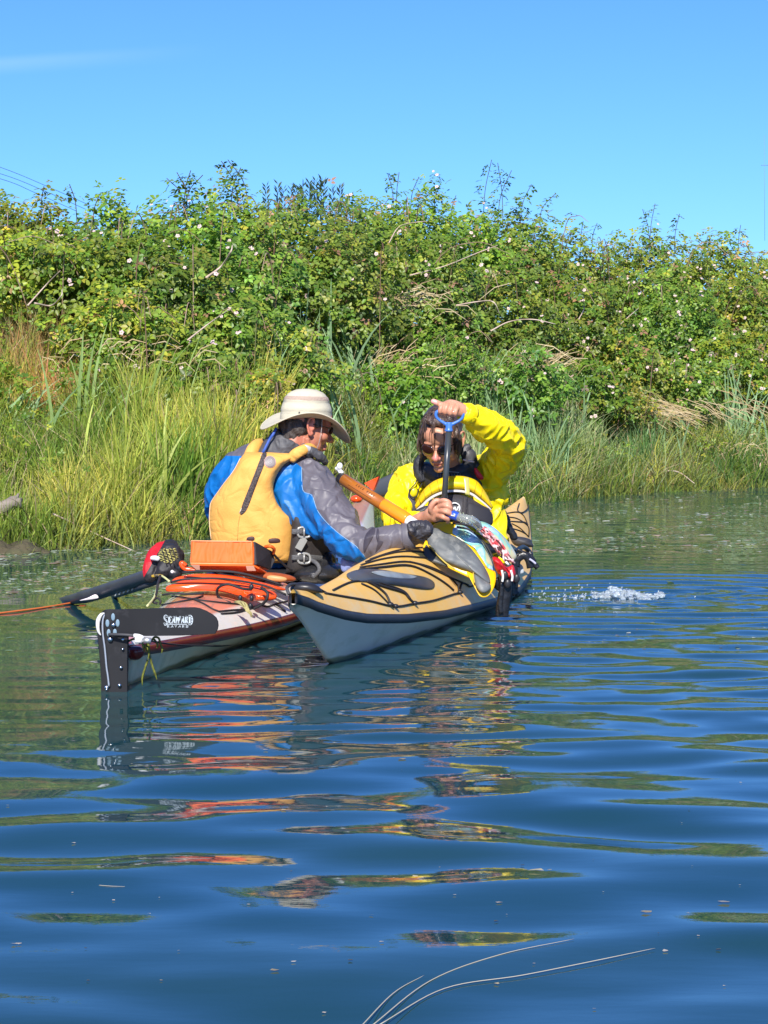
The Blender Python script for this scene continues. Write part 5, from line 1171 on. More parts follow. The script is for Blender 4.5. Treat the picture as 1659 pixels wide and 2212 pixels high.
for i in range(70):
    if i < 16:
        a = g.choice((-.058, -.034, -.028, .004, .012, .05, .06)) + g.uniform(-.006, .006); x1 = a + g.uniform(-.012, .012); zl = g.choice([g.uniform(.02, .06), g.uniform(-.01, .03), g.uniform(-.03, 0)])
        if abs(a) > .045: zl = g.uniform(-.03, .01)
        yf = lambda x: .098 * math.sqrt(max(.05, 1 - (x / .088) ** 2)); m = (zl + .11) / 2
        P = [(a * .5, .02, .132), (a * .85, yf(a) * .72, .112), (x1, yf(x1) * .95 - .004, .075), (x1 + g.uniform(-.004, .004), yf(x1) * .985, m), (x1 + g.uniform(-.006, .006), yf(x1) * .96 + .002, zl)]
    else:
        sgn = g.choice((-1, 1)); P = [(sgn * .02, -.0, .134), (sgn * .064, .02, .10), (sgn * .083, .022, .04), (sgn * (.084 + g.uniform(-.003, .004)), .03 + g.uniform(-.02, .03), -.02), (sgn * .074, .04 + g.uniform(-.03, .025), -.045 - g.uniform(0, .03))]
    sts.append(HT(Hw, P, [.0018, .0017, .0014, .0010, .0005], n=5, k=5))
mesh('loose_strands', join(*sts), hw_m, hair)
lens = pmat('brown_lens', (.035, .012, .008), .08, coat=.8); fr_m = pmat('glasses_frame', (.05, .016, .012), .5)
gls = mesh('sunglasses', join(HT(Hw, [(-.060, .074, .010), (-.034, .094, .016), (0, .102, .010), (.034, .094, .016), (.060, .074, .010)], [.0016, .0018, .0018, .0018, .0016], n=7), HT(Hw, [(.060, .074, .010), (.075, .04, .012), (.082, -.005, .012)], .0024, n=6), HT(Hw, [(-.060, .074, .010), (-.075, .04, .012), (-.082, -.005, .012)], .0024, n=6)), fr_m, wom)
for s in (-1, 1): mesh('lens', HE(Hw, (s * .034, .0935, -.003), (.031, .0045, .0215), rz=-s * .42), lens, gls)
# jacket
wj = [tube([at(985, 1205, 8.95), at(982, 1150, 8.96), at(972, 1090, 8.98), at(966, 1048, 8.97)], [.16, .165, .175, .15], n=28, flat=((0, 1, 0), .75)),
      tube([at(905, 1032, 8.95), at(966, 1022, 8.96), at(1030, 1030, 8.96)], [.075, .08, .08], n=20),
      tube([at(905, 1030, 8.94), at(885, 1040, 8.92), at(868, 1078, 8.86), at(857, 1112, 8.76), at(862, 1132, 8.66), at(888, 1130, 8.54), at(912, 1122, 8.47)], [.075, .078, .070, .066, .060, .050, .036], n=22),
      tube([at(1010, 1035, 8.95), at(1042, 1030, 8.94), at(1072, 1004, 8.88), at(1098, 972, 8.76), at(1106, 960, 8.70)], [.085, .095, .085, .070, .060], n=24, round_ends=True),
      tube([at(1104, 958, 8.71), at(1076, 934, 8.62), at(1048, 918, 8.55), at(1024, 902, 8.49), at(1009, 893, 8.455)], [.062, .072, .068, .052, .042], n=24, round_ends=True),
      tube([at(1060, 1020, 8.92), at(1085, 1005, 8.90), at(1104, 988, 8.84)], [.08, .060, .05], n=16, round_ends=True),
      tube([at(1050, 1040, 8.94), at(1072, 1065, 8.93), at(1082, 1080, 8.92)], [.07, .055, .035], n=16, round_ends=True), tube([at(1080, 1068, 8.92), at(1100, 1072, 8.92)], [.03, .006], n=10, k=1, round_ends=True),
      tube([at(1058, 1060, 8.94), at(1066, 1120, 8.94), at(1074, 1170, 8.92), at(1080, 1225, 8.88)], [.06, .055, .05, .045], n=16)]
yc, yf_, yn = sculpt(wj, .006, 4); yc = wrinkle(yc, yn, .010, .065, (1, 1, 1), 11)
ym = pmat('bright_yellow_jacket', (.86, .68, .003), .42, col2=(.82, .63, .003), vscale=4, bump=.15, bscale=40, bdist=.005, crease=(.28, 5))
yj = mesh('jacket', (yc, yf_), ym, wom)
mesh('cuff', tube([at(1016, 897, 8.47), at(1008, 892, 8.452), at(1003, 889.5, 8.445)], [.046, .046, .040], n=20, k=3), ym, yj)
# her vest
bv = pmat('black_vest', (.018, .018, .022), .5, col2=(.045, .045, .052), vscale=14, bump=.7, bscale=26, bdist=.01)
wv = mesh('life_vest', blob([(906, 1002), (925, 998), (950, 1006), (985, 1004), (1010, 998), (1030, 1006), (1040, 1030), (1040, 1060), (960, 1070), (918, 1058), (905, 1030)], lambda x, y: 8.86 + .0004 * abs(x - 970), .09, .03, amp=.25, pw=3), bv, wom)
for pts, r in (([(914, 1040), (905, 1020), (903, 1004), (910, 990), (922, 984)], [.022, .024, .022, .020, .014]), ([(1012, 1022), (1016, 1000), (1012, 984), (1006, 972), (1016, 962)], [.030, .034, .034, .026, .012]), ([(1000, 1006), (1020, 1002), (1030, 1010)], [.02, .024, .02])):
    mesh('shoulder_strap', tube([at(x, y, 8.84) for x, y in pts], r, n=12, flat=((0, 1, 0), .7)), bv, wv)
mesh('buckle', tube([at(1000, 993, 8.77), at(1012, 996, 8.77), at(1024, 998, 8.78)], .004, n=7), pmat('pinkish_buckle', (.55, .42, .42), .35), wv)
for q in ([(948, 1021), (970, 1019), (992, 1021)], [(950, 1011), (962, 1009)]): mesh('reflective_line', tube([at(x, y, 8.765) for x, y in q], .0014, n=5), pmat('grey_reflective', (.35, .35, .37), .4), wv)
for i in range(9): mesh('webbing_loop', tube([at(946 + i * 6, 1023, 8.765), at(946 + i * 6, 1033, 8.76)], .0016, n=5, k=1), pmat('grey_reflective', (.16, .16, .17), .5), wv)
fd = lambda x, y: 8.70 + .00000115 * (x - 985) ** 2 * 8 - .0008 * (y - 1040)
yv = pmat('yellow_vest_panel', (.74, .52, .004), .45, col2=(.70, .46, .004), vscale=8, bump=.4, bscale=18)
oa = [(896, 1092), (904, 1075), (914, 1059), (927, 1046), (944, 1036), (968, 1029), (992, 1028), (1012, 1031), (1030, 1039), (1043, 1054), (1055, 1074), (1065, 1096)]
ib = [(899, 1100), (910, 1090), (920, 1080), (934, 1070), (950, 1063), (970, 1058), (992, 1058), (1010, 1061), (1024, 1067), (1038, 1078), (1050, 1088), (1062, 1100)]
arc = mesh('yellow_panel', strip(oa, ib, fd, .035), yv, wv)
for t in (.12, .22, .32, .45, .68, .8, .9):
    i = int(t * 11); a, b = Vector(oa[i]), Vector(ib[i]); mesh('panel_seam', tube([at(*(a.lerp(b, q)), fd(*a.lerp(b, q)) - .036 * math.sin(math.pi * q) ** .6) for q in (.05, .25, .5, .75, .95)], .0016, n=5), pmat('panel_seam', (.42, .26, .01), .6), arc)
mesh('clear_tab', strip([(1001, 1031), (1003, 1045), (1005, 1068)], [(1013, 1032), (1014, 1046), (1015, 1070)], lambda x, y: fd(x, y) - .036, .002), pmat('grey_tab2', (.42, .38, .10), .3), wv)
ib2 = [(x + (985 - x) * .045, y + 6) for x, y in ib]
mesh('reflective_stripe', strip(ib, ib2, lambda x, y: fd(x, y) - .012, .006), pmat('reflective_tape', (.52, .48, .45), .3), wv)
mesh('yellow_panel', strip([(1022, 1073), (1036, 1080), (1050, 1092), (1064, 1106)], [(1024, 1083), (1038, 1092), (1052, 1104), (1063, 1112)], lambda x, y: fd(x, y) - .014, .008), yv, wv)
pk = pmat('charcoal_pocket', (.030, .028, .034), .6, bump=.3, bscale=30, weave=True)
mesh('front_pocket', blob([(926, 1084), (945, 1075), (970, 1069), (995, 1069), (1018, 1076), (1040, 1088), (1062, 1103), (1063, 1134), (1040, 1126), (1010, 1122), (975, 1126), (940, 1130), (925, 1112)], lambda x, y: fd(x, y) - .002, .045, .04, pw=4), pk, wv)
mesh('side_pocket', blob([(1012, 1086), (1035, 1092), (1061, 1106), (1062, 1133), (1042, 1128), (1014, 1121), (1009, 1105)], lambda x, y: fd(x, y) - .042, .012, .01, pw=5), pmat('pocket_black', (.020, .019, .024), .7), wv)
mesh('side_pocket', blob([(890, 1108), (905, 1098), (925, 1092), (930, 1105), (920, 1118), (895, 1116)], lambda x, y: 8.66, .02, .02), bv, wv)
mesh('vertical_strap', strip([(1001, 1072), (999, 1095), (997, 1122)], [(1010, 1073), (1009, 1096), (1007, 1122)], lambda x, y: fd(x, y) - .052, .004), black_cloth, wv)
wd = 8.604
lg_ = mesh('round_logo', tube([at(982 + 11.5 * math.cos(a), 1097.5 + 11.0 * math.sin(a), wd) for a in np.linspace(0, 6.283, 25)[:-1]], .0030, n=6, k=1, closed=True), pmat('logo_white', (.66, .66, .66), .5), wv)
def seg(a, b, w, h=.003): return tube([at(*a, wd), at(*b, wd)], w, n=6, k=1, flat=((0, 1, 0), .5))
mesh('logo_letter', join(seg((974, 1094), (978, 1105), .0042), seg((978, 1105), (982, 1095), .0032), seg((982, 1095), (986, 1105), .0042), seg((986, 1105), (990.5, 1094), .0032)), pmat('logo_white', (.66, .66, .66), .5), lg_)
mesh('whistle', sculpt([ellipsoid(at(893, 1063, 8.78), (.020, .014, .024)), tube([at(897, 1040, 8.8), at(895, 1052, 8.79)], .012, n=10, k=1)], .004, 2)[:2], pmat('yellow_whistle', (.62, .52, .01), .3), wv)
mesh('whistle_cord', tube([at(x, y, 8.76) for x, y in ((902, 1030), (897, 1045), (887, 1056), (884, 1066), (890, 1074), (900, 1072), (904, 1058), (912, 1044))], .0024, n=6), cord_m, wv)
mesh('red_tab', blob([(1024, 1012), (1030, 1012), (1044, 1030), (1042, 1036), (1034, 1035), (1026, 1024)], lambda x, y: 8.78, .01, .01), rd0 := pmat('red_tab', (.55, .01, .02), .5), wv)
mesh('side_gusset', blob([(884, 1056), (890, 1066), (896, 1080), (900, 1098), (892, 1108), (884, 1104), (880, 1085)], lambda x, y: 8.78, .01, .02), pmat('dark_gusset', (.06, .06, .075), .6), wv)
# hand pump
pmp = thing('bilge_pump', at(968, 1125, 8.38), 'hand pump with a blue grip and black rod pulled upright by the raised hand', 'pump')
bl = pmat('blue_plastic', (.045, .155, .52), .35)
grip = [tube([at(*p, 8.425) for p in ((1000, 900), (1001, 894), (997, 889), (980, 889), (962, 889), (946, 889), (942, 894), (943, 901), (950, 908), (958, 913), (964, 917))], [.006, .0075, .008, .009, .009, .008, .0075, .0065, .006, .007, .008], n=10, k=4),
        tube([at(*p, 8.425) for p in ((976, 917), (984, 913), (993, 908), (999, 902), (1000, 898))], [.008, .007, .006, .0065, .0065], n=10, k=4), tube([at(970, 912, 8.425), at(969.5, 931, 8.425)], [.012, .0165], n=14, k=1), tube([at(969.5, 928, 8.425), at(969.5, 932, 8.425)], .0175, n=14, k=1)]
mesh('grip', sculpt(grip, .0026, 2)[:2], bl, pmp)
mesh('rod', tube([at(969.5, 930, 8.425), at(965, 1000, 8.40), at(959, 1090, 8.365)], .0125, n=18, k=1), pmat('black_rod', (.04, .045, .048), .3, coat=.3), pmp)
mesh('barrel', tube([at(960, 1082, 8.37), at(961, 1100, 8.373), at(962, 1117, 8.375)], .020, n=22, k=1), pmat('blue_barrel', (.03, .06, .22), .35), pmp)
mesh('spout', tube([at(966, 1109, 8.37), at(980, 1113, 8.35), at(990, 1117, 8.35)], [.020, .020, .019], n=18, k=3), pmat('blue_spout', (.02, .07, .42), .3), pmp)
mesh('spout_stripe', tube([at(974, 1113, 8.331), at(983, 1115, 8.329)], .003, n=6, k=1), white_pl, pmp)
clr = pmat('clear_hose', (.55, .58, .55), .08, trans=.7, ior=1.35)
mesh('clear_hose', tube([at(988, 1116, 8.35), at(1003, 1121, 8.33), at(1018, 1124, 8.33), at(1030, 1132, 8.36), at(1036, 1142, 8.38)], [.018, .020, .020, .018, .014], n=16, k=4), clr, pmp)
for i in range(4): mesh('hose_ring', tube([at(992 + i * 8 + 3.6 * math.cos(a) * .6, 1112 + i * 4 + 8.5 * math.sin(a), 8.345 - .014 * math.cos(a)) for a in np.linspace(0, 6.283, 11)[:-1]], .0018, n=5, k=2, closed=True), pmat('hose_ring', (.28, .33, .22), .3), pmp)
tag(mesh('white_clip', ellipsoid(at(1020, 1118, 8.5), (.004, .004, .010)), white_pl), 'tiny white point standing on the black pocket edge', 'clip')
# things on the red foredeck, glimpsed between the two people
tag(mesh('orange_flag', poly_plate([at(786, 1044, 9.4), at(818, 1029, 9.4), (at(806, 1060, 9.4)), at(800, 1056, 9.4)], (.01, .02, 0), .002), orange_gloss, smooth=False), 'orange pointed flag tip showing above the slanting bilge pump', 'flag')
tag(mesh('orange_float', sculpt([ellipsoid(at(770, 1078, 9.4), (.03, .03, .02))], .005, 1)[:2], orange_gloss), 'small orange lump beside the grey sleeve below the slanting pump', 'float')
tag(mesh('paddle', tube([at(800, 1064, 9.7), at(830, 1052, 9.75), at(870, 1036, 9.8), at(900, 1025, 9.85)], [.03, .045, .05, .04], n=16, flat=((0, 1, 0), .25)), dk0 := pmat('slate_paddle', (.055, .06, .068), .4)), 'slate grey paddle blade behind the yellow left shoulder', 'paddle')
mesh('dark_skirt', sculpt([ellipsoid(at(985, 1180, 8.95), (.22, .28, .07))], .008, 2)[:2], pmat('wet_spray_deck', (.02, .02, .022), .25, bump=.5, bscale=18), wom)
# ================================================================== loose gear
C8 = lambda x, y: (298.2 + x * .2288, 1138.6 + y * .2288)
C6 = lambda x, y: (840.4 + x * .2288, 1030.2 + y * .2288)
def soft_box(c, voxel, smooth):
    f = [(0, 1, 2, 3), (7, 6, 5, 4), (0, 4, 5, 1), (1, 5, 6, 2), (2, 6, 7, 3), (3, 7, 4, 0)]; return sculpt([(c, f)], voxel, smooth)
# orange deck bag
cs = [at(411, 1167, 7.93), at(546, 1167, 7.93), at(549, 1221, 7.90), at(410, 1219, 7.90), at(425, 1170, 8.16), at(588, 1190, 8.16), at(584, 1233, 8.14), at(425, 1225, 8.14)]
co, F, no = soft_box(cs, .005, 16); co = wrinkle(co, no, .003, .06, (2.2, 1, .5), 3)
bag = thing('deck_bag', at(490, 1236, 8.05), 'orange wedge shaped deck bag with a black end panel, standing upright behind the paddler', 'bag')
b_ax = (cs[2] - cs[1]); nrm = Vector(((cs[5] - cs[1]).cross(cs[2] - cs[1]))).normalized(); nrm = nrm if nrm.x > 0 else -nrm
msk = [((Vector(v) - cs[1]).dot(nrm) + .013) for v in co]
om = pmat('deck_bag_cloth', (.72, .105, .008), .65, col2=(.78, .125, .010), vscale=5, bump=.12, bscale=60, bdist=.004, weave=True, crease=(.12, 6))
mesh('body', (co, F), om, bag)
ss = [cs[1].lerp(cs[6], .05), cs[5].lerp(cs[2], .05), cs[5].lerp(cs[2], .05).lerp(cs[6], .5) + Vector((.012, 0, .004)), cs[6].lerp(cs[1], .05), cs[2].lerp(cs[5], .05)]
mesh('end_panel', poly_plate([p - nrm * .01 for p in ss], nrm * .016, .003), black_cloth, bag, smooth=False)
mesh('piping', tube([cs[0] + Vector((.004, -.002, -.003)), cs[1] + Vector((-.006, -.003, -.005)), cs[2] + Vector((-.006, -.003, .004)), cs[3] + Vector((.004, -.003, .004))], .0028, n=6, k=1, closed=True), pmat('pale_piping', (.75, .35, .16), .6), bag)
mesh('lower_flap', poly_plate([at(412, 1221, 7.885), at(548, 1223, 7.885), at(560, 1229, 7.9), at(578, 1240, 8.0), at(500, 1236, 7.93), at(424, 1232, 7.93)], (0, .01, .006), .002), orange_cloth, bag, smooth=False)
mesh('reflective_patch', poly_plate([at(531, 1222.5, 7.878), at(548, 1222.5, 7.878), at(553, 1233, 7.89), at(534, 1233, 7.89)], (0, .003, 0)), pmat('pale_tape', (.62, .40, .28), .4), bag, smooth=False)
mesh('reflective_patch', poly_plate([at(412, 1220, 7.876), at(431, 1220, 7.876), at(432, 1231, 7.89), at(424, 1231, 7.89)], (0, .003, 0)), pmat('pale_tape', (.62, .40, .28), .4), bag, smooth=False)
mesh('carry_loop', tube([at(573, 1181, 8.1), at(584, 1180, 8.08), at(592, 1186, 8.1), at(590, 1196, 8.12)], .007, n=8), orange_cloth, bag)
mesh('strap', tube([at(590, 1196, 8.12), at(602, 1209, 8.2), at(616, 1222, 8.25), at(630, 1232, 8.3)], .005, n=6, flat=((0, 1, 0), .4)), black_cloth, bag)
for p in ([(402, 1222), (394, 1216), (391, 1219), (398, 1228), (410, 1230), (422, 1232)],): mesh('buckle', tube([at(x, y, 7.9) for x, y in p], .009, n=8), orange_gloss, bag)
# spare paddle blades under it
sp = thing('spare_paddle', at(470, 1290, 7.75), 'glossy orange spare paddle lying crosswise on the kayak deck under black bungees', 'paddle')
mesh('blade', blob([C8(*p) for p in ((262, 600), (270, 560), (330, 535), (450, 505), (600, 492), (760, 495), (950, 528), (1120, 560), (1260, 600), (1310, 640), (1290, 680), (1180, 700), (1090, 692), (1000, 665), (880, 630), (700, 603), (450, 603), (300, 612))], lambda x, y: 7.74 + (x - 450) * .0003, .045, .02, pw=3), orange_gloss, sp)
mesh('blade', blob([C8(*p) for p in ((310, 522), (350, 480), (430, 458), (560, 440), (760, 445), (960, 470), (1150, 515), (1340, 565), (1400, 590), (1340, 600), (1150, 560), (950, 520), (760, 490), (560, 488), (400, 505))], lambda x, y: 7.86 + (x - 450) * .0003, .04, .03, pw=3), orange_gloss, sp)
mesh('throat', blob([C8(*p) for p in ((1010, 640), (1080, 620), (1200, 640), (1290, 640), (1300, 680), (1200, 700), (1060, 690))], lambda x, y: 7.70, .025, .02), orange_gloss, sp)
br = pmat('brown_wet_nylon', (.26, .05, .012), .35, col2=(.42, .12, .03), vscale=8)
mesh('sleeve', blob([C8(*p) for p in ((900, 440), (1050, 425), (1300, 430), (1450, 460), (1490, 500), (1400, 520), (1240, 510), (1050, 480))], lambda x, y: 7.98 + (x - 540) * .0006, .03, .05), br, sp)
mesh('sleeve', blob([C8(*p) for p in ((1220, 465), (1280, 455), (1390, 475), (1400, 505), (1340, 520), (1230, 505))], lambda x, y: 7.93, .012, .01), pmat('tan_patch', (.50, .27, .10), .5), sp)
for pts, r, d in (([(310, 520), (450, 492), (700, 484), (900, 500), (1200, 555), (1400, 640)], .0045, 7.70), ([(420, 430), (620, 415), (900, 425), (1150, 480), (1350, 545)], .005, 7.80),
                  ([(1070, 590), (980, 580), (850, 540), (760, 570), (748, 640), (800, 690), (870, 715)], .0055, 7.66), ([(1165, 570), (1220, 620), (1215, 680), (1170, 730), (1090, 770)], .006, 7.64),
                  ([(230, 640), (330, 628), (480, 632), (620, 625)], .004, 7.62)):
    tag(mesh('bungee', tube([at(*C8(*p), d - .03 * math.sin(i)) for i, p in enumerate(pts)], r, n=7), cord_m), {7.70: 'long black bungee over the lower orange blade', 7.80: 'black bungee over the upper orange blade', 7.66: 'curly black bungee loop on the orange blade', 7.64: 'short black bungee hooked round the end of the orange blade', 7.62: 'frayed dark cord lying just below the orange blade'}[d], 'bungee')
for (x, y) in ((1070, 565), (1072, 670), (965, 668), (1060, 745)): tag(mesh('bungee_hook', ellipsoid(at(*C8(x, y), 7.62), (.009, .009, .012), nu=10, nv=8), black_pl), {565: 'black bungee end ball on the glossy orange blade', 670: 'black cord toggle below the right end of the orange blade', 668: 'small black cord toggle under the middle of the orange blade', 745: 'black deck cleat beside the frayed straw'}[y], 'toggle')
# frayed straw on the deck
fr = [tube([at(*C8(930 + rng.normal(0, 22), 700 + rng.normal(0, 6)), 7.50), at(*C8(1010 + rng.normal(0, 14), 735 + rng.normal(0, 8)), 7.46), at(*C8(1040 + rng.normal(0, 10), 785), 7.43), at(*C8(1070 + rng.normal(0, 9), 835 + rng.normal(0, 12)), 7.42)], [.0022, .0025, .002, .001], n=4, k=4) for _ in range(26)]
vf = join(*fr); tag(mesh('dried_weed', vf, dry_m, attrs={'col': np.tile([.42, .36, .16], (len(vf[0]), 1)) * rng.uniform(.6, 1.2, (len(vf[0]), 1))}), 'frayed tuft of pale dried weed lying on the salmon deck', 'weed')
# throw bag
tb = thing('throw_bag', at(355, 1255, 7.95), 'red throw bag with a black mesh end full of yellow rope on the stern deck', 'bag')
tv = sculpt([tube([at(324, 1244, 7.98), at(328, 1222, 8.0), at(345, 1196, 8.05), at(368, 1186, 8.1)], [.028, .034, .044, .040], n=16, round_ends=True), ellipsoid(at(365, 1201, 7.98), (.062, .05, .052)), tube([at(375, 1215, 7.97), at(352, 1232, 7.95), at(345, 1240, 7.95)], [.04, .03, .02], n=12, round_ends=True)], .005, 6)
co = wrinkle(tv[0], tv[2], .003, .03, seed=5)
bm_ = []
for v in co:
    u = v[0] / v[1] * FPX + 829.5; w = 1106 - FPX * math.tan(math.atan2(v[2] - CAM_H, v[1]) + PITCH); bm_.append(((u - 343) * .86 - (1204 - w) * .50 + 8) * .0018)
mesh('body', (co, tv[1]), pmat('throw_bag_cloth', (.50, .008, .015), .6, col2=(.62, .012, .02), vscale=9, mask=[('blk', (.018, .017, .020))], bump=.3, bscale=40), tb, attrs={'blk': bm_})
mesh('reflective_band', blob([(326, 1202), (336, 1200), (346, 1204), (342, 1212), (326, 1209)], lambda x, y: 7.945, .012, .03), pmat('reflective', (.66, .66, .68), .3), tb)
rp = []
for i in range(7):
    y0 = 1187 + i * 4.6; hw = 22 * math.sqrt(max(.1, 1 - ((y0 - 1200) / 19) ** 2)); q = [at(364 + hw * (j / 9 * 2 - 1), y0 + 1.7 * math.sin(j * 2.1 + i * 1.3), 7.925 + .02 * abs(j / 9 * 2 - 1) ** 2) for j in range(10)]
    rp.append(tube(q, .0032, n=5, k=3))
mesh('rope', join(*rp), pmat('yellow_rope', (.50, .46, .14), .7, col2=(.12, .11, .04), vscale=70), tb)
for i in range(5): mesh('mesh_thread', tube([at(348 + i * 8 + s * 3, 1182 + s * 9.5, 7.916) for s in range(5)], .0022, n=5, k=2), black_cloth, tb)
mesh('webbing', tube([at(328, 1245, 7.93), at(340, 1243, 7.92), at(352, 1244, 7.93)], .006, n=6, flat=((0, 1, 0), .5)), pmat('yellow_webbing', (.55, .35, .03), .6, col2=(.03, .03, .03), vscale=60), tb)
mesh('cord', tube([at(349, 1244, 7.9), at(356, 1248, 7.85), at(366, 1256, 7.8)], .0045, n=6), pmat('pale_line', (.55, .55, .25), .6), tb)
mesh('cord', tube([at(345, 1248, 7.88), at(340, 1266, 7.7), at(333, 1290, 7.5), at(318, 1309, 7.3)], .0042, n=6), pmat('pale_line', (.55, .55, .25), .6), tb)
for (x, y, r, l) in ((378, 1238, .03, 'black rubber bulb beside the throw bag'), (392, 1226, .028, 'second black rubber lump tucked against the orange bag')):
    tag(mesh('bulb', ellipsoid(at(x, y, 7.95), (r, r, r * .8)), black_pl), l, 'fitting')
tag(mesh('clip', ellipsoid(at(372, 1235, 7.88), (.007, .006, .007)), white_pl), 'tiny pale button between the throw bag and the orange bag', 'clip')
# dark paddle trailing in the water at left
dk = pmat('dark_paddle', (.040, .042, .048), .42, col2=(.062, .066, .072), vscale=5)
pd = thing('paddle', at(240, 1290, 8.3), 'dark grey paddle trailing in the water on the left of the white stern', 'paddle')
mesh('blade', tube([on_z(120, 1300, -.03), at(183, 1289, 8.9), at(250, 1268, 8.5), at(318, 1244, 8.12), at(360, 1228, 8.0)], [.012, .030, .030, .028, .02], n=18, k=6, flat=((0, 1, 0), .35)), dk, pd)
mesh('shaft', tube([on_z(238, 1290, -.03), at(292, 1272, 8.35), at(340, 1255, 8.1), at(372, 1243, 8.0)], .0135, n=14, k=4), pmat('grey_shaft', (.05, .05, .055), .4), pd)
for i in range(9):
    q = i / 8; p = at(252 + q * 72, 1284 - q * 24, 8.50 - q * .34); mesh('grip_rib', tube([p + Vector((-.006, -.013, -.006)), p + Vector((.0, -.016, .002)), p + Vector((.006, -.008, .012))], .003, n=5, k=1), pmat('pale_rib', (.45, .47, .45), .5), pd)
tag(mesh('plastic_tag', blob([(172, 1297), (190, 1291), (205, 1284), (212, 1288), (210, 1293), (185, 1297)], lambda x, y: 8.62, .006, .006), pmat('pinkish_white', (.66, .58, .58), .5)), 'pinkish white strap end floating against the dark paddle', 'strap')
tag(mesh('tow_rope', tube([on_z(-60, 1332, .004), on_z(0, 1324.5, .004), on_z(90, 1313, .005), on_z(150, 1303, .006), on_z(185, 1297, .01)], .0042, n=7, k=6), pmat('orange_line', (.55, .13, .03), .6)), 'thin orange line floating off to the left edge', 'rope')

# gear heaped in front of the woman -----------------------------------
gb = pmat('grey_paddle_blade', (.075, .082, .085), .55, col2=(.15, .16, .16), vscale=7, dirt=((.26, .26, .24), .5), coat=.2)
yedge = pmat('yellow_edge', (.80, .46, .006), .3, coat=.3)
pf = thing('paddle_float', at(1000, 1280, 8.3), 'grey and yellow inflated paddle float lying over the yellow deck', 'float')
dfn = lambda x, y: 8.46 - .0016 * (y - 1140) + .0004 * (x - 980)
mesh('yellow_side', blob([C6(*p) for p in ((320, 660), (345, 600), (360, 600), (400, 480), (470, 430), (600, 430), (640, 480), (560, 520), (720, 600), (850, 730), (960, 900), (1000, 890), (1010, 960), (985, 1060), (930, 1130), (860, 1130), (820, 1060), (800, 980), (600, 880), (430, 790), (340, 740))], lambda x, y: dfn(x, y) + .02, .022, .03, center=C6(640, 720), k=3), yedge, pf)
mesh('grey_side', blob([C6(*p) for p in ((380, 500), (440, 480), (520, 520), (640, 570), (760, 660), (870, 800), (940, 920), (955, 1000), (900, 985), (800, 910), (640, 850), (500, 790), (400, 690), (365, 620), (360, 560))], lambda x, y: dfn(x, y), .045, .02, amp=.3), gb, pf)
mesh('grey_side', blob([C6(*p) for p in ((805, 915), (880, 960), (955, 1010), (955, 1060), (910, 1095), (860, 1085), (815, 1020))], lambda x, y: dfn(x, y) - .01, .03, .02), gb, pf)
mesh('grey_side', blob([C6(*p) for p in ((350, 640), (400, 690), (500, 790), (560, 850), (480, 830), (380, 800), (318, 770), (330, 700))], lambda x, y: dfn(x, y) + .01, .02, .02), pmat('dark_blade_back', (.05, .05, .045), .4, col2=(.09, .09, .08), vscale=9), pf)
mesh('yellow_seam', tube([at(*C6(x, y), dfn(*C6(x, y)) - .018) for x, y in ((375, 645), (420, 690), (480, 760), (540, 815), (620, 870))], .0035, n=6), pmat('olive_seam', (.42, .32, .05), .5), pf)
mesh('yellow_seam', tube([at(*C6(x, y), dfn(*C6(x, y)) - .02) for x, y in ((795, 905), (800, 960), (808, 1000))], .003, n=6), pmat('olive_seam', (.42, .32, .05), .5), pf)
# chart in a clear case wrapped over the deck
def chart_mat():
    m = pmat('printed_chart', (.40, .42, .26), .22, coat=.6); nt = m.node_tree; N = nt.nodes; L = nt.links
    tc = N.new('ShaderNodeTexCoord'); nz = N.new('ShaderNodeTexNoise'); nz.inputs['Scale'].default_value = 7.5; nz.inputs['Detail'].default_value = 4; nz.inputs['Distortion'].default_value = .6; L.new(tc.outputs['Object'], nz.inputs['Vector'])
    r = N.new('ShaderNodeValToRGB'); e = r.color_ramp.elements; e[0].position = .33; e[0].color = (.10, .30, .62, 1); e[1].position = .42; e[1].color = (.42, .55, .68, 1)
    for p, c in ((.47, (.16, .45, .40)), (.53, (.46, .44, .24)), (.64, (.54, .50, .33))): x = e.new(p); x.color = (*c, 1)
    L.new(nz.outputs[0], r.inputs[0]); L.new(r.outputs[0], N['Principled BSDF'].inputs['Base Color']); return m
ch_m = chart_mat()
chart = thing('chart_case', at(1050, 1230, 8.6), 'blue and khaki nautical chart in a clear case bent over the kayak deck', 'chart')
mesh('chart', blob([C6(*p) for p in ((530, 500), (620, 450), (730, 470), (840, 560), (930, 700), (1000, 850), (1005, 960), (960, 900), (880, 780), (780, 650), (650, 570))], lambda x, y: 8.50 - .0012 * (y - 1140) + .0006 * (x - 1000), .045, .01), ch_m, chart)
mesh('chart', blob([C6(*p) for p in ((815, 425), (900, 425), (1010, 490), (1110, 590), (1180, 690), (1205, 760), (1150, 800), (1080, 720), (1010, 620), (930, 540), (850, 490))], lambda x, y: 8.56 - .0008 * (y - 1140) + .0006 * (x - 1060), .05, .02), ch_m, chart)
for p in (((640, 470), (760, 500), (880, 600), (960, 720), (1010, 880)), ((600, 440), (760, 460), (900, 540), (1010, 640), (1080, 770)), ((860, 470), (960, 540), (1050, 650), (1110, 760), (1130, 800))):
    mesh('case_edge', tube([at(*C6(x, y), 8.44 - .0012 * (C6(x, y)[1] - 1140) + .0006 * (C6(x, y)[0] - 1000)) for x, y in p], .004, n=6), cord_m, chart)
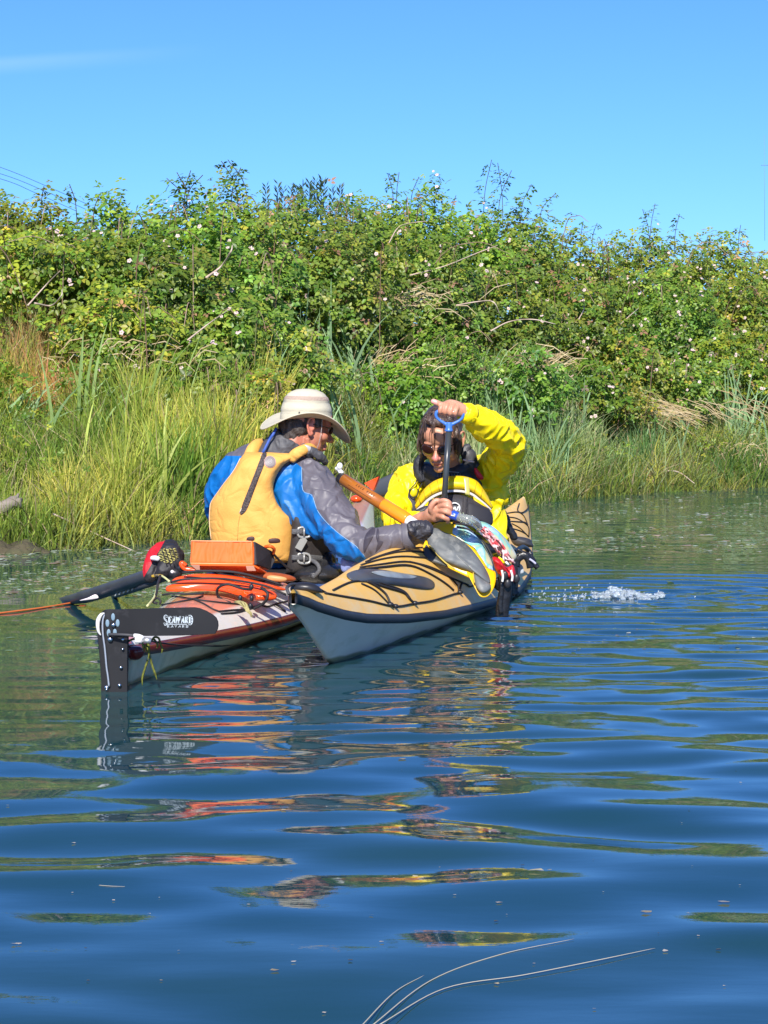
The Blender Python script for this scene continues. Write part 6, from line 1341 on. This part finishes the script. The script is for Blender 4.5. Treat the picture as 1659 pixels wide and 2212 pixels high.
# pink and white cord bundle, red pouch, black straps
cb = []; g = random.Random(9)
for i in range(15):
    q = []; o = g.uniform(-1, 1)
    for s in range(9):
        t = s / 8; cx = 850 + 290 * t + o * 34 + g.uniform(-22, 22); cy = 490 + 320 * t ** 1.1 - o * 18 + g.uniform(-20, 20); q.append(at(*C6(cx, cy), 8.45 - .10 * t + g.uniform(-.012, .012)))
    cb.append(tube(q, .0042, n=6, k=3))
rope = thing('rope_bundle', at(1075, 1215, 8.45), 'tangled red and white rope laid down between the two halves of the chart', 'rope')
mesh('white_strands', join(*cb[:10]), pmat('white_red_rope', (.62, .56, .56), .7, col2=(.45, .03, .04), vscale=45, detail=1), rope)
mesh('dark_strands', join(*cb[10:]), pmat('dark_rope', (.10, .03, .03), .8, col2=(.03, .02, .02), vscale=40), rope)
rd = pmat('red_nylon', (.42, .006, .012), .5, col2=(.55, .012, .02), vscale=12, bump=.4, bscale=25)
rp_ = thing('red_pouch', at(1090, 1262, 8.42), 'crumpled wet red nylon pouch hanging over the right side of the yellow deck', 'bag')
mesh('body', blob([C6(*p) for p in ((975, 760), (1040, 770), (1110, 850), (1170, 830), (1195, 900), (1200, 990), (1160, 985), (1110, 950), (1060, 970), (1020, 900), (995, 850))], lambda x, y: 8.36, .05, .02, amp=.9, seed=2), rd, rp_)
for p in (((1065, 880), (1075, 940), (1070, 990)), ((1150, 880), (1165, 940), (1160, 985)), ((1100, 800), (1130, 830))): mesh('white_cord', tube([at(*C6(x, y), 8.29) for x, y in p], .005, n=6), white_pl, rp_)
st = thing('strap_bundle', at(1085, 1320, 8.4), 'wet black straps trailing off the yellow deck into the water', 'straps')
for pts, r, d in (([(1100, 880), (1095, 960), (1100, 1060), (1085, 1160), (1070, 1260), (1065, 1320)], .028, 8.34), ([(1130, 960), (1130, 1060), (1110, 1160), (1085, 1240)], .020, 8.36), ([(1180, 800), (1190, 900), (1195, 1000), (1190, 1080), (1212, 1110)], .012, 8.40),
                  ([(1010, 960), (1050, 1010), (1110, 1040), (1170, 1050)], .03, 8.40), ([(1150, 1010), (1165, 1080), (1180, 1120)], .02, 8.40), ([(1070, 1000), (1060, 1100), (1050, 1200), (1058, 1290)], .010, 8.32),
                  ([(1190, 780), (1230, 740), (1290, 735), (1330, 770), (1370, 820), (1405, 860)], .012, 8.7), ([(1200, 850), (1215, 780), (1280, 740), (1320, 790), (1335, 860)], .016, 8.68), ([(1210, 690), (1270, 715), (1330, 740), (1380, 800)], .008, 8.72)):
    mesh('strap', tube([at(*C6(x, y), d) for x, y in pts], r, n=10, k=5, flat=((0, 1, 0), .4)), pmat('wet_black_strap', (.012, .012, .014), .3, bump=.4, bscale=50), st)
for (x, y) in ((1095, 930), (1120, 1010), (1205, 960)): mesh('buckle', ellipsoid(at(*C6(x, y), 8.31), (.014, .008, .02), nu=12, nv=8), black_pl, st)
mesh('pale_label', blob([C6(*p) for p in ((1205, 880), (1225, 820), (1260, 840), (1272, 890), (1260, 910), (1208, 915))], lambda x, y: 8.74, .004, .004), pmat('pale_blue_label', (.38, .42, .46), .4), st)
mesh('strap_trim', tube([at(*C6(x, y), 8.66) for x, y in ((1325, 775), (1355, 795), (1385, 820))], .005, n=6), pmat('pale_violet', (.40, .40, .52), .4), st)
# black frill along the right of the yellow jacket
g = random.Random(3); fr_ = []
for i in range(26):
    t = i / 25; x = np.interp(t, [0, .2, .45, .7, 1], [1088, 1084, 1092, 1098, 1112]); y = 1086 + 76 * t; fr_.append(ellipsoid(at(x + g.uniform(-2, 2), y, 9.1), (.010 + .010 * min(1, t * 2.2), .014, .012), nu=8, nv=6))
tag(mesh('wet_strap', sculpt(fr_, .004, 2)[:2], pmat('wet_black_strap', (.012, .012, .014), .3)), 'ragged wet black strap hanging between the yellow jacket and the aft deck', 'strap')
tag(mesh('hose', tube([at(1110, 1195, 9.3), at(1128, 1182, 9.6), at(1140, 1188, 9.7), at(1148, 1200, 9.7)], .012, n=8), black_pl), 'short black hose curling on the aft deck edge', 'hose')
